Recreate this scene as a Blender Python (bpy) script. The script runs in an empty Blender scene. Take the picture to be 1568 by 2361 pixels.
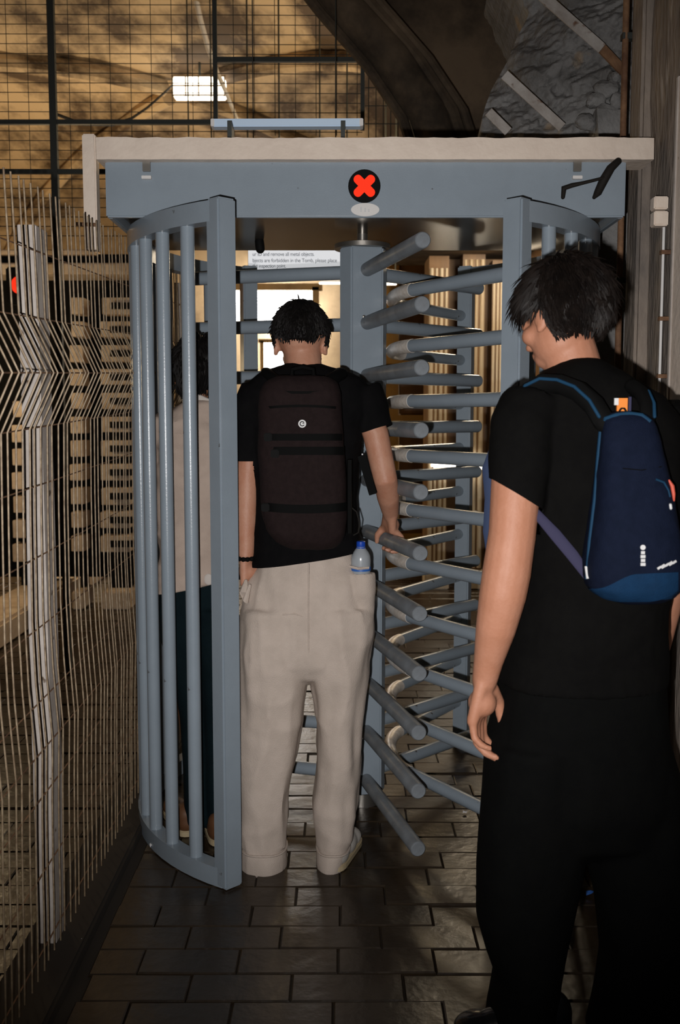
import bpy, bmesh, math, random
import numpy as np
from mathutils import Vector, Matrix, noise
random.seed(7); np.random.seed(7)
S = bpy.context.scene
COL = S.collection
PI = math.pi

# ------------------------------------------------------------------ camera
F_PX, CX, CY = 2295.0, 784.0, 1180.5            # the photograph is 1568 x 2361
PITCH = math.radians(5.5); EYE = 1.45
cam = bpy.data.cameras.new('camera'); cam_o = bpy.data.objects.new('camera', cam); COL.objects.link(cam_o)
cam.sensor_fit = 'VERTICAL'; cam.sensor_height = 36.0; cam.lens = F_PX / 2361 * 36.0
cam_o.location = (0, 0, EYE); cam_o.rotation_euler = (PI / 2 - PITCH, 0, 0)
cam.dof.use_dof = True; cam.dof.focus_distance = 3.05; cam.dof.aperture_fstop = 5.0
cam.clip_end = 100
S.camera = cam_o
# ------------------------------------------------------------------ world, lamps, exposure
S.view_settings.view_transform = 'Standard'; S.view_settings.look = 'None'
S.view_settings.gamma = 1.0; S.view_settings.exposure = 0.0; S.view_settings.use_curve_mapping = False
S.cycles.use_denoising = True
S.cycles.max_bounces = 6; S.cycles.diffuse_bounces = 3; S.cycles.glossy_bounces = 3
S.cycles.transmission_bounces = 5; S.cycles.sample_clamp_indirect = 4.0
S.cycles.caustics_reflective = False; S.cycles.caustics_refractive = False
W = bpy.data.worlds.new('world'); S.world = W; W.use_nodes = True
W.node_tree.nodes['Background'].inputs[0].default_value = (1.0, 0.86, 0.7, 1)
W.node_tree.nodes['Background'].inputs[1].default_value = 0.012

def lamp(name, kind, loc, energy, col, size=0.1, rot=None, **kw):
    l = bpy.data.lights.new(name, kind); o = bpy.data.objects.new(name, l); COL.objects.link(o)
    o.location = loc; l.energy = energy; l.color = col
    if kind in ('POINT', 'SPOT'): l.shadow_soft_size = size
    if kind == 'AREA': l.size = size
    if rot: o.rotation_euler = rot
    for k, v in kw.items(): setattr(l, k, v)
    return o
# the camera's own flash: left of and below the lens
lamp('camera_flash', 'SPOT', (-0.065, 0.0, EYE - 0.06), 245, (1.0, 0.97, 0.95), 0.012,
     (PI / 2 - PITCH + math.radians(5.5), 0, 0), spot_size=math.radians(74), spot_blend=0.85)
WARM = (1.0, 0.75, 0.44)
lamp('hall_fill', 'POINT', (-2.7, 10.2, 2.35), 165, WARM, 0.25)  # unseen fill light added for the low hall walls
lamp('hall_fill', 'POINT', (0.4, 7.9, 3.25), 42, WARM, 0.25)  # unseen fill light added to brighten the panelled timber front
lamp('hall_fill', 'POINT', (-2.7, 6.5, 1.75), 24, WARM, 0.2)  # unseen fill light added to brighten the lane's pale blocks
lamp('hall_fill', 'POINT', (1.3, 7.3, 2.75), 60, (1.0, 0.82, 0.58), 0.2)  # unseen fill light added to brighten the pilasters

# ------------------------------------------------------------------ helpers
def P(px, py, Y):
    """world point on the plane y = Y that the photograph shows at pixel (px, py)"""
    a = (px - CX) / F_PX; b = (CY - py) / F_PX
    d = Vector((a, math.cos(PITCH) + b * math.sin(PITCH), -math.sin(PITCH) + b * math.cos(PITCH)))
    return Vector((0, 0, EYE)) + d * (Y / d.y)

def lin(c): return tuple((x / 255 / 12.92) if x / 255 <= 0.04045 else ((x / 255 + 0.055) / 1.055) ** 2.4 for x in c)

def mat(name, col, rough=0.6, metal=0.0, col2=None, nscale=8.0, bump=0.0, bscale=60.0, spec=0.5, emit=None, estr=0.0,
        trans=0.0, stretch=(1, 1, 1), spots=None, coat=0.0, sheen=0.0, contrast=(0.35, 0.65), detail=6.0):
    m = bpy.data.materials.new(name); m.use_nodes = True
    nt = m.node_tree; b = nt.nodes['Principled BSDF']
    b.inputs['Base Color'].default_value = (*col, 1); b.inputs['Roughness'].default_value = rough
    b.inputs['Metallic'].default_value = metal; b.inputs['Specular IOR Level'].default_value = spec
    b.inputs['Transmission Weight'].default_value = trans; b.inputs['Coat Weight'].default_value = coat
    b.inputs['Sheen Weight'].default_value = sheen
    if emit: b.inputs['Emission Color'].default_value = (*emit, 1); b.inputs['Emission Strength'].default_value = estr
    if col2 or bump or spots:
        tc = nt.nodes.new('ShaderNodeTexCoord'); mp = nt.nodes.new('ShaderNodeMapping')
        mp.inputs['Scale'].default_value = stretch; nt.links.new(tc.outputs['Object'], mp.inputs['Vector'])
        out = None
        if col2:
            n = nt.nodes.new('ShaderNodeTexNoise'); n.inputs['Scale'].default_value = nscale; n.inputs['Detail'].default_value = detail
            n.inputs['Roughness'].default_value = 0.65
            r = nt.nodes.new('ShaderNodeValToRGB')
            r.color_ramp.elements[0].position, r.color_ramp.elements[1].position = contrast
            r.color_ramp.elements[0].color = (*col, 1); r.color_ramp.elements[1].color = (*col2, 1)
            nt.links.new(mp.outputs[0], n.inputs['Vector']); nt.links.new(n.outputs['Fac'], r.inputs[0]); out = r.outputs[0]
        if spots:   # (colour, scale, threshold)
            n = nt.nodes.new('ShaderNodeTexNoise'); n.inputs['Scale'].default_value = spots[1]; n.inputs['Detail'].default_value = 3
            r = nt.nodes.new('ShaderNodeValToRGB'); r.color_ramp.elements[0].position = spots[2]; r.color_ramp.elements[1].position = spots[2] + 0.05
            r.color_ramp.elements[0].color = (0, 0, 0, 1); r.color_ramp.elements[1].color = (1, 1, 1, 1)
            x = nt.nodes.new('ShaderNodeMix'); x.data_type = 'RGBA'
            nt.links.new(mp.outputs[0], n.inputs['Vector']); nt.links.new(n.outputs['Fac'], r.inputs[0]); nt.links.new(r.outputs[0], x.inputs['Factor'])
            if out: nt.links.new(out, x.inputs[6])
            else: x.inputs[6].default_value = (*col, 1)
            x.inputs[7].default_value = (*spots[0], 1); out = x.outputs[2]
        if out: nt.links.new(out, b.inputs['Base Color'])
        if bump:
            n = nt.nodes.new('ShaderNodeTexNoise'); n.inputs['Scale'].default_value = bscale; n.inputs['Detail'].default_value = 5
            u = nt.nodes.new('ShaderNodeBump'); u.inputs['Strength'].default_value = bump; u.inputs['Distance'].default_value = 0.01
            nt.links.new(mp.outputs[0], n.inputs['Vector']); nt.links.new(n.outputs['Fac'], u.inputs['Height']); nt.links.new(u.outputs[0], b.inputs['Normal'])
    return m

class G:
    """collects geometry; .obj() links it as ONE mesh object"""
    def __init__(self): self.v = []; self.f = []
    def add(self, vs, fs):
        n = len(self.v); self.v += [Vector(p) for p in vs]; self.f += [tuple(i + n for i in f) for f in fs]; return self
    def box(self, lo, hi, M=None):
        (a, b, c), (d, e, g) = lo, hi
        vs = [Vector(p) for p in ((a, b, c), (d, b, c), (d, e, c), (a, e, c), (a, b, g), (d, b, g), (d, e, g), (a, e, g))]
        if M: vs = [M @ p for p in vs]
        return self.add(vs, [(0, 3, 2, 1), (4, 5, 6, 7), (0, 1, 5, 4), (1, 2, 6, 5), (2, 3, 7, 6), (3, 0, 4, 7)])
    def bar(self, p, q, w, h, up=(0, 0, 1)):
        p, q = Vector(p), Vector(q); d = (q - p).normalized(); up = Vector(up)
        if abs(d.dot(up)) > 0.98: up = Vector((0, 1, 0))
        s = d.cross(up).normalized(); u = s.cross(d)
        vs = [c + s * (i * w / 2) + u * (j * h / 2) for c in (p, q) for i, j in ((-1, -1), (1, -1), (1, 1), (-1, 1))]
        return self.add(vs, [(0, 1, 2, 3), (7, 6, 5, 4), (0, 4, 5, 1), (1, 5, 6, 2), (2, 6, 7, 3), (3, 7, 4, 0)])
    def tube(self, pts, rad, seg=12, cap=True, flat=None, round_ends=False):
        """a tube through pts; rad a number or one per point; flat = (axis vector, factor) squashes along that axis"""
        pts = [Vector(p) for p in pts]; n = len(pts)
        rad = [rad] * n if not hasattr(rad, '__len__') else list(rad)
        if round_ends:
            d0 = (pts[0] - pts[1]).normalized(); d1 = (pts[-1] - pts[-2]).normalized(); r0, r1 = rad[0], rad[-1]
            A = [(pts[0] + d0 * r0 * math.sin(t), r0 * math.cos(t)) for t in (1.45, 1.0, 0.5)]
            B = [(pts[-1] + d1 * r1 * math.sin(t), r1 * math.cos(t)) for t in (0.5, 1.0, 1.45)]
            pts = [a[0] for a in A] + pts + [b[0] for b in B]; rad = [a[1] for a in A] + rad + [b[1] for b in B]; n = len(pts)
        base = len(self.v); prev = None
        for i, p in enumerate(pts):
            t = (pts[min(i + 1, n - 1)] - pts[max(i - 1, 0)]).normalized()
            if prev is None:
                a = Vector((0, 0, 1)) if abs(t.z) < 0.9 else Vector((0, 1, 0))
                u = t.cross(a).normalized()
            else:
                u = (prev - t * prev.dot(t)).normalized()
            w = t.cross(u); prev = u
            for k in range(seg):
                c = 2 * PI * k / seg; o = (u * math.cos(c) + w * math.sin(c)) * rad[i]
                if flat: ax = Vector(flat[0]).normalized(); o -= ax * o.dot(ax) * (1 - flat[1])
                self.v.append(p + o)
        for i in range(n - 1):
            for k in range(seg):
                a = base + i * seg + k; b = base + i * seg + (k + 1) % seg
                self.f.append((a, b, b + seg, a + seg))
        if cap:
            self.f.append(tuple(base + k for k in range(seg))[::-1]); self.f.append(tuple(base + (n - 1) * seg + k for k in range(seg)))
        return self
    def loft(self, rings, seg=28, e=2.3, yaw=0.0):
        """rings of (centre, rx, ry[, e]) stacked: a closed skin"""
        base = len(self.v)
        for r in rings:
            c, rx, ry = Vector(r[0]), r[1], r[2]; ee = r[3] if len(r) > 3 else e
            for k in range(seg):
                t = 2 * PI * k / seg; ct, st = math.cos(t), math.sin(t)
                x = rx * math.copysign(abs(ct) ** (2 / ee), ct); y = ry * math.copysign(abs(st) ** (2 / ee), st)
                self.v.append(c + Vector((x * math.cos(yaw) - y * math.sin(yaw), x * math.sin(yaw) + y * math.cos(yaw), 0)))
        n = len(rings)
        for i in range(n - 1):
            for k in range(seg):
                a = base + i * seg + k; b = base + i * seg + (k + 1) % seg
                self.f.append((a, b, b + seg, a + seg))
        self.f.append(tuple(base + k for k in range(seg))[::-1]); self.f.append(tuple(base + (n - 1) * seg + k for k in range(seg)))
        return self
    def ell(self, c, r, M=None, nu=20, nv=12):
        c = Vector(c); base = len(self.v); M = M or Matrix.Identity(3)
        self.v.append(c + M @ Vector((0, 0, -r[2])))
        for i in range(1, nv):
            a = -PI / 2 + PI * i / nv
            for k in range(nu):
                t = 2 * PI * k / nu
                self.v.append(c + M @ Vector((r[0] * math.cos(a) * math.cos(t), r[1] * math.cos(a) * math.sin(t), r[2] * math.sin(a))))
        self.v.append(c + M @ Vector((0, 0, r[2]))); top = len(self.v) - 1
        for k in range(nu):
            self.f.append((base, base + 1 + (k + 1) % nu, base + 1 + k)); o = base + 1 + (nv - 2) * nu
            self.f.append((top, o + k, o + (k + 1) % nu))
        for i in range(nv - 2):
            for k in range(nu):
                a = base + 1 + i * nu + k; b = base + 1 + i * nu + (k + 1) % nu
                self.f.append((a, b, b + nu, a + nu))
        return self
    def mesh(self, name):
        me = bpy.data.meshes.new(name); me.from_pydata([tuple(p) for p in self.v], [], self.f); me.update(); return me
    def obj(self, name, m, parent=None, smooth=True, bevel=0.0, fix=True):
        return link(name, self.mesh(name), m, parent, smooth, bevel, fix)

def link(name, me, m, parent=None, smooth=True, bevel=0.0, fix=True):
    if fix:
        bm = bmesh.new(); bm.from_mesh(me); bmesh.ops.recalc_face_normals(bm, faces=bm.faces)
        if bevel: bmesh.ops.bevel(bm, geom=list(bm.edges), offset=bevel, segments=2, affect='EDGES', clamp_overlap=True)
        bm.to_mesh(me); bm.free()
    if m is not None and not me.materials: me.materials.append(m)
    o = bpy.data.objects.new(name, me); COL.objects.link(o)
    if smooth:
        me.shade_smooth()
        try: me.set_sharp_from_angle(angle=math.radians(38))
        except Exception: pass
    if parent: par(o, parent)
    return o

def par(o, p):
    o.parent = p; o.matrix_parent_inverse = Matrix.Translation(-p.location)      # children are authored in world coordinates
def thing(name, label, cat, loc=(0, 0, 0), group=None):
    o = bpy.data.objects.new(name, None); COL.objects.link(o); o.location = loc; o.empty_display_size = 0.1
    return tag(o, label, cat, group)
def tag(o, label, cat, group=None):
    o['label'] = label; o['category'] = cat
    if group: o['group'] = group
    return o
def struct(o): o['kind'] = 'structure'; return o
def inst(o, name, parent, loc):
    """a further object that shares o's mesh"""
    c = o.copy(); c.name = name; COL.objects.link(c)
    if parent: c.parent = parent; c.matrix_parent_inverse = o.matrix_parent_inverse
    c.location = loc; return c

def remesh(g, voxel, smooth_it=6, name='tmp'):
    """union of everything in g as one continuous surface"""
    me = g.mesh(name); bm = bmesh.new(); bm.from_mesh(me); bmesh.ops.recalc_face_normals(bm, faces=bm.faces); bm.to_mesh(me); bm.free()
    o = bpy.data.objects.new(name, me); COL.objects.link(o)
    r = o.modifiers.new('r', 'REMESH'); r.mode = 'VOXEL'; r.voxel_size = voxel
    s = o.modifiers.new('s', 'SMOOTH'); s.factor = 0.5; s.iterations = smooth_it
    dg = bpy.context.evaluated_depsgraph_get(); dg.update()
    out = bpy.data.meshes.new_from_object(o.evaluated_get(dg)); bpy.data.objects.remove(o); bpy.data.meshes.remove(me)
    return out
def displace(me, fn):
    n = len(me.vertices); co = np.empty(n * 3); me.vertices.foreach_get('co', co); no = np.empty(n * 3); me.vertex_normals.foreach_get('vector', no)
    co = co.reshape(-1, 3); no = no.reshape(-1, 3)
    d = np.array([fn(Vector(c), Vector(k)) for c, k in zip(co, no)]); co += no * d[:, None]
    me.vertices.foreach_set('co', co.ravel()); me.update()
def folds(amp, sx, sz, fine=0.0, seed=0.0):
    o = Vector((seed * 13.1, seed * 7.7, seed * 3.3))
    def fn(c, k):
        q = Vector((c.x * sx, c.y * sx, c.z * sz)) + o
        w = noise.noise(q) + 0.5 * noise.noise(q * 2.1 + o)
        w = (1 - abs(w) * 2.2) * 0.6 if w > -0.4 else 0
        return amp * w + (fine * noise.noise(c * 60 + o) if fine else 0)
    return fn
def cut(me, co, no, test=None):
    """removes what lies on the side that no points to, only where test(point) holds; leaves an open hem"""
    bm = bmesh.new(); bm.from_mesh(me); co, no = Vector(co), Vector(no).normalized()
    fs = [f for f in bm.faces if test is None or test(f.calc_center_median())]
    geom = list({e for f in fs for e in f.edges}) + list({v for f in fs for v in f.verts}) + fs
    r = bmesh.ops.bisect_plane(bm, geom=geom, plane_co=co, plane_no=no, dist=1e-5)
    kill = [f for f in bm.faces if (f.calc_center_median() - co).dot(no) > 0 and (test is None or test(f.calc_center_median()))]
    bmesh.ops.delete(bm, geom=kill, context='FACES'); bm.to_mesh(me); bm.free()
def solid(o, t):
    s = o.modifiers.new('thickness', 'SOLIDIFY'); s.thickness = t; s.offset = -1
def rows(g, data, Y, seg=32, e=2.4):
    """data rows of (py, x left, x right, half depth[, dy]) at depth Y"""
    rings = []
    for r in data:
        y, a, b, ry = r[:4]; dy = r[4] if len(r) > 4 else 0
        A, B = P(a, y, Y + dy), P(b, y, Y + dy); c = (A + B) / 2
        rings.append((c, (B - A).length / 2, ry))
    rings.sort(key=lambda r: r[0].z)
    return g.loft(rings, seg, e)

def rot_zx(yaw, pitch, roll=0): return (Matrix.Rotation(yaw, 3, 'Z') @ Matrix.Rotation(pitch, 3, 'X') @ Matrix.Rotation(roll, 3, 'Y'))
# ------------------------------------------------------------------ materials
M = {}
M['blue_paint'] = mat('grey blue gloss paint', (0.275, 0.328, 0.380), 0.27, 0, (0.25, 0.298, 0.345), 5, 0.05, 220, spots=((0.06, 0.045, 0.035), 26, 0.735))
M['arm_shade'] = mat('shaded worn grey paint', (0.22, 0.245, 0.27), 0.42, 0, (0.17, 0.185, 0.20), 14, 0.06, 160, spots=((0.05, 0.045, 0.04), 40, 0.70))  # turnstile paint made darker for arms at grazing light, plus worn spots
M['bare'] = mat('bare worn steel', (0.95, 0.89, 0.82), 0.4, 0.2, (0.68, 0.60, 0.52), 30, 0.05, 120)
M['steel'] = mat('dull steel', (0.35, 0.33, 0.3), 0.35, 0.9)
M['dark_steel'] = mat('dark steel', (0.045, 0.05, 0.045), 0.6, 0.2)
M['soffit'] = mat('glossy brown soffit', (0.20, 0.17, 0.145), 0.2, 0.6, (0.14, 0.12, 0.10), 5)
M['cream'] = mat('old cream paint', (0.82, 0.70, 0.59), 0.6, 0, (0.74, 0.62, 0.52), 7, 0.25, 45, spots=((0.22, 0.14, 0.07), 24, 0.715))
M['white'] = mat('white paint', (0.72, 0.70, 0.68), 0.5)
M['galv'] = mat('galvanised wire', (0.36, 0.275, 0.175), 0.55, 0.1, (0.17, 0.11, 0.06), 40)
M['post'] = mat('pale fence post', (0.55, 0.50, 0.46), 0.55, 0, (0.42, 0.37, 0.33), 9, 0.1, 60, spots=((0.12, 0.08, 0.05), 22, 0.70))
M['brace'] = mat('dirty white paint on iron', (0.46, 0.43, 0.40), 0.6, 0, (0.30, 0.26, 0.23), 10, 0.2, 60, spots=((0.13, 0.06, 0.03), 14, 0.60))
M['black'] = mat('black', (0.005, 0.005, 0.005), 0.7, spec=0.1)
M['red'] = mat('red signal', (0.12, 0.004, 0.002), 0.6, spec=0.05, emit=(1.0, 0.038, 0.012), estr=1.0)
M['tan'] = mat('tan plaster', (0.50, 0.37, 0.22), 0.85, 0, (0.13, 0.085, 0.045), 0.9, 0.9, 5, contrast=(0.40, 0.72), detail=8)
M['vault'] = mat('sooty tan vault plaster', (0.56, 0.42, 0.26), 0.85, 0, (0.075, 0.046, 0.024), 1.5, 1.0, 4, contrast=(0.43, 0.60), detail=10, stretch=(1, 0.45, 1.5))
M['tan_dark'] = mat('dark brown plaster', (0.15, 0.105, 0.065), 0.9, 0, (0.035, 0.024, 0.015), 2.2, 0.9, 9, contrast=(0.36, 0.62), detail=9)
M['rock'] = mat('grey broken plaster', (0.27, 0.265, 0.26), 0.85, 0, (0.13, 0.125, 0.12), 4.5, 1.0, 40, spots=((0.26, 0.20, 0.14), 5, 0.66))
M['wallr'] = mat('weathered wall plaster', (0.30, 0.245, 0.20), 0.85, 0, (0.12, 0.105, 0.095), 4.0, 1.0, 30, stretch=(1, 1.6, 0.45), spots=((0.40, 0.34, 0.29), 7, 0.64), contrast=(0.38, 0.7))
M['brick'] = mat('worn brown paver', (0.034, 0.022, 0.012), 0.32, 0, (0.016, 0.0105, 0.006), 7, 0.22, 26, contrast=(0.3, 0.75))
M['joint'] = mat('dirt joint', (0.028, 0.020, 0.013), 0.9)
M['wood'] = mat('brown timber', (0.20, 0.105, 0.04), 0.5, 0, (0.11, 0.055, 0.02), 6, 0.2, 20, stretch=(1, 1, 0.15))
M['ochre'] = mat('ochre painted timber', (0.50, 0.32, 0.10), 0.55, 0, (0.36, 0.21, 0.06), 3)
M['pale'] = mat('pale polished marble', (0.68, 0.60, 0.48), 0.4, 0, (0.42, 0.33, 0.22), 4, 0.1, 20, stretch=(1, 1, 0.12))
M['block'] = mat('pale stone block', (0.78, 0.64, 0.50), 0.8, 0, (0.60, 0.46, 0.33), 7, 0.4, 30)
M['daylight'] = mat('daylit sky outside', (1, 1, 1), 1, emit=(1.0, 0.97, 0.93), estr=16.0)
M['lamp'] = mat('lit lamp glass', (1, 1, 1), 0.4, emit=(1.0, 0.9, 0.72), estr=5.0)
M['lampw'] = mat('lit lamp glass, cool', (1, 1, 1), 0.4, emit=(0.8, 0.95, 1.0), estr=3.0)
M['batten'] = mat('pale blue batten', (0.62, 0.78, 0.97), 0.4)
M['skin'] = mat('fair skin', (0.46, 0.215, 0.135), 0.55, 0, (0.41, 0.18, 0.105), 16, 0.08, 160, spec=0.35)
M['skin_tan'] = mat('tanned skin', (0.52, 0.27, 0.18), 0.5, 0, (0.46, 0.21, 0.13), 18, 0.1, 160, spec=0.35)
M['skin_brown'] = mat('brown skin', (0.20, 0.085, 0.04), 0.5, 0, (0.16, 0.065, 0.03), 18, spec=0.35)
M['hair'] = mat('dark brown hair', (0.0045, 0.0032, 0.0028), 0.55, spec=0.16, col2=(0.011, 0.0075, 0.006), nscale=30)
M['hair_black'] = mat('black hair', (0.004, 0.0035, 0.0035), 0.6, spec=0.14, col2=(0.008, 0.0065, 0.006), nscale=40)
M['tee'] = mat('black cotton', (0.0033, 0.0031, 0.0031), 0.9, 0, (0.0044, 0.0042, 0.0040), 20, 0.15, 400, spec=0.06)
M['tee_b'] = mat('black jersey', (0.0038, 0.0037, 0.0042), 0.9, 0, (0.0055, 0.0052, 0.0056), 20, 0.15, 400, spec=0.06)
M['trousers_black'] = mat('black trousers', (0.0030, 0.0031, 0.0031), 0.9, 0, (0.0038, 0.0039, 0.0038), 20, 0.15, 300, spec=0.05)
M['linen'] = mat('beige linen', (0.58, 0.49, 0.425), 0.9, 0, (0.51, 0.43, 0.37), 14, 0.3, 330, spec=0.1)
M['shirt'] = mat('pale pinkish beige shirt', (0.50, 0.40, 0.335), 0.9, 0, (0.43, 0.34, 0.285), 10, 0.2, 300, spec=0.1)
M['collar'] = mat('pale collar', (0.55, 0.5, 0.46), 0.9)
M['teal'] = mat('dark teal cotton', (0.004, 0.0105, 0.0135), 0.9, 0, (0.0028, 0.0075, 0.010), 12, 0.2, 200, spec=0.1)
M['pack'] = mat('dark maroon brown nylon', (0.014, 0.0085, 0.0085), 0.8, 0, (0.019, 0.0115, 0.0115), 60, 0.3, 500, spec=0.1)
M['strap'] = mat('black webbing', (0.003, 0.003, 0.003), 0.75, spec=0.08)
M['navy'] = mat('navy nylon', (0.0045, 0.0075, 0.019), 0.8, 0, (0.006, 0.0095, 0.024), 40, 0.3, 500, spec=0.08)
M['bluebase'] = mat('petrol blue nylon', (0.006, 0.030, 0.078), 0.75, 0, (0.005, 0.024, 0.062), 30, 0.3, 500, spec=0.1)
M['piping'] = mat('teal blue piping', (0.008, 0.040, 0.085), 0.7, spec=0.15)
M['purple'] = mat('slate purple webbing', (0.040, 0.038, 0.075), 0.8, spec=0.1)
M['slate'] = mat('slate blue webbing', (0.035, 0.05, 0.10), 0.8, spec=0.1)
M['orange'] = mat('orange label', (0.75, 0.22, 0.02), 0.6)
M['coral'] = mat('coral red cord', (0.62, 0.10, 0.06), 0.6)
M['reflect'] = mat('pale print', (0.62, 0.62, 0.62), 0.5)
M['shoe'] = mat('black leather', (0.006, 0.007, 0.008), 0.2, spec=0.6)
M['shoe_w'] = mat('off white canvas', (0.50, 0.47, 0.43), 0.8)
M['shoe_b'] = mat('brown leather', (0.12, 0.05, 0.02), 0.6)
M['sole'] = mat('pale rubber sole', (0.45, 0.36, 0.22), 0.7)
M['bottle'] = mat('clear plastic', (0.72, 0.78, 0.84), 0.22, trans=0.55, spec=0.8)
M['blue_cap'] = mat('blue plastic', (0.01, 0.06, 0.42), 0.35)
M['label_b'] = mat('blue label', (0.03, 0.12, 0.42), 0.4)
M['paper'] = mat('white paper', (0.68, 0.67, 0.68), 0.7)
M['sign_glow'] = mat('white sign with added glow', (0.7, 0.7, 0.72), 0.5, emit=(0.95, 0.97, 1.0), estr=0.55)  # glow added in place of hall light falling on the board
M['ink'] = mat('grey ink', (0.11, 0.13, 0.17), 0.7)
M['rust'] = mat('rusted steel', (0.26, 0.14, 0.07), 0.8, 0, (0.11, 0.05, 0.025), 12, 0.4, 40)
M['cable'] = mat('black cable', (0.014, 0.012, 0.010), 0.75, spec=0.2)
M['eye'] = mat('eye', (0.5, 0.48, 0.45), 0.3)

# ================================================================== SETTING
fl = G().box((-6, -2.0, -0.16), (6, 15.2, -0.012)).obj('floor', M['joint'], smooth=False); struct(fl)
# pavers picked apart singly near the lens, joined where they get small
def paver(g, x0, x1, y0, y1, z, j=0.0013):
    b = 0.0035
    lo = [(x0 + j, y0 + j, -0.02), (x1 - j, y0 + j, -0.02), (x1 - j, y1 - j, -0.02), (x0 + j, y1 - j, -0.02)]
    t = [random.uniform(-0.0015, 0.0015) for _ in range(4)]
    md = [(x0 + j, y0 + j, z - b + t[0]), (x1 - j, y0 + j, z - b + t[1]), (x1 - j, y1 - j, z - b + t[2]), (x0 + j, y1 - j, z - b + t[3])]
    k = j + b
    up = [(x0 + k, y0 + k, z + t[0]), (x1 - k, y0 + k, z + t[1]), (x1 - k, y1 - k, z + t[2]), (x0 + k, y1 - k, z + t[3])]
    g.add(lo + md + up, [(0, 1, 5, 4), (1, 2, 6, 5), (2, 3, 7, 6), (3, 0, 4, 7), (4, 5, 9, 8), (5, 6, 10, 9), (6, 7, 11, 10), (7, 4, 8, 11), (8, 9, 10, 11)])
RH, RL = 0.122, 0.27
far = G(); y = 1.62; i = 0
while y < 13.5:
    off = (i * 0.5 + random.uniform(-0.06, 0.06)) * RL
    near = y < 4.9
    xa, xb = (-0.66, 0.97) if near else (-3.6 - 0.02 * y, 3.2)
    x = xa - (off % RL)
    while x < xb:
        L = RL * random.uniform(0.92, 1.08); x0, x1 = max(x, xa), min(x + L, xb)
        if x1 - x0 > 0.04:
            z = random.uniform(-0.004, 0.003)
            if near:
                g = G(); paver(g, x0, x1, y, y + RH, z); g.obj('brick', M['brick'], fl, smooth=False, fix=False)
            else: paver(far, x0, x1, y, y + RH, z)
        x += L
    if near:      # the other lane beyond the fence
        x = -3.6 - (off % RL)
        while x < -0.86:
            paver(far, x, min(x + RL, -0.86), y, y + RH, random.uniform(-0.004, 0.003)); x += RL
    y += RH; i += 1
fp = far.obj('far_paving', M['brick'], fl, smooth=False, fix=False); fp['kind'] = 'stuff'
# kerb along the fence
k = G().box((-0.86, 1.2, -0.01), (-0.69, 5.4, 0.035)).obj('trim_1', M['joint'], smooth=False, bevel=0.008); struct(k)

# right-hand wall, near
wr = G().box((1.00, -2.0, -0.02), (1.6, 3.42, 4.6)).mesh('wall_right')
bm = bmesh.new(); bm.from_mesh(wr); bmesh.ops.subdivide_edges(bm, edges=bm.edges, cuts=40, use_grid_fill=True); bm.to_mesh(wr); bm.free()
displace(wr, lambda c, n: 0.014 * noise.noise(Vector((c.x * 4, c.y * 5, c.z * 2))) + 0.006 * noise.noise(c * 14))
w = link('wall_right', wr, M['wallr']); struct(w)
# raised plaster mouldings on that wall
for nm, y0, y1, x, z0, z1 in (('plaster_band', 3.30, 3.43, 0.965, 0, 4.4), ('plaster_band', 2.94, 3.00, 0.975, 0, 1.95)):
    G().box((x, y0, z0), (1.02, y1, z1)).obj(nm, M['wallr'], w, bevel=0.01)
G().box((0.93, 1.9, -0.01), (1.02, 2.72, 0.95)).obj('dado_block', M['wallr'], w, bevel=0.02)
# far walls
wb = G().box((-6, 14.0, -0.02), (6, 14.3, 6.5)).obj('wall_back', M['tan'], smooth=False); struct(wb)
wl = G().box((-5.6, -2, -0.02), (-5.3, 14.2, 6.0)).obj('wall_left', M['tan'], smooth=False); struct(wl)
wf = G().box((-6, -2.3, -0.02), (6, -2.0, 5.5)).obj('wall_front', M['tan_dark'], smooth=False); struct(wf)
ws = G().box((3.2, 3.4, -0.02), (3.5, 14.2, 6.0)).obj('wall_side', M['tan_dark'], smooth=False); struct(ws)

# vault over the hall: a groin vault that meets above the lamp
VX, VY, HX, HY, ZS, ZA = -1.62, 10.4, 3.3, 3.7, 2.35, 4.75
def vault_z(x, y):
    u = ((x - VX + HX) % (2 * HX)) - HX; v = ((y - VY + HY) % (2 * HY)) - HY
    a = math.sqrt(max(0.0, 1 - (u / HX) ** 2)); b = math.sqrt(max(0.0, 1 - (v / HY) ** 2))
    return ZS + (ZA - ZS) * max(a, b)
NX, NY = 100, 100
vs, fs = [], []
for j in range(NY + 1):
    for i in range(NX + 1):
        x = -5.5 + 9.0 * i / NX; y = 3.9 + 10.3 * j / NY
        z = vault_z(x, y) + 0.05 * noise.noise(Vector((x * 1.2, y * 1.2, 0))) + 0.02 * noise.noise(Vector((x * 5, y * 5, 2)))
        vs.append((x, y, z))
for j in range(NY):
    for i in range(NX):
        a = j * (NX + 1) + i; fs.append((a, a + 1, a + NX + 2, a + NX + 1))
ce = G().add(vs, fs).obj('ceiling', M['vault'], fix=False); struct(ce)
# groin ribs as raised plaster bands
for sx in (-1, 1):
    for sy in (-1, 1):
        pts = []
        for t in np.linspace(0.04, 1.0, 26):
            pts.append((VX + sx * HX * t, VY + sy * HY * t, ZS + (ZA - ZS) * math.sqrt(max(0, 1 - t * t)) - 0.05))
        G().tube(pts, 0.085, 8).obj('vault_rib', M['vault'], ce)
# low ceiling over the near side, dark
c2 = G().box((-6, -2.3, 4.3), (6, 3.9, 4.6)).obj('ceiling_near', M['tan_dark'], smooth=False); c2.name = 'trim_2'; struct(c2)
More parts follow.
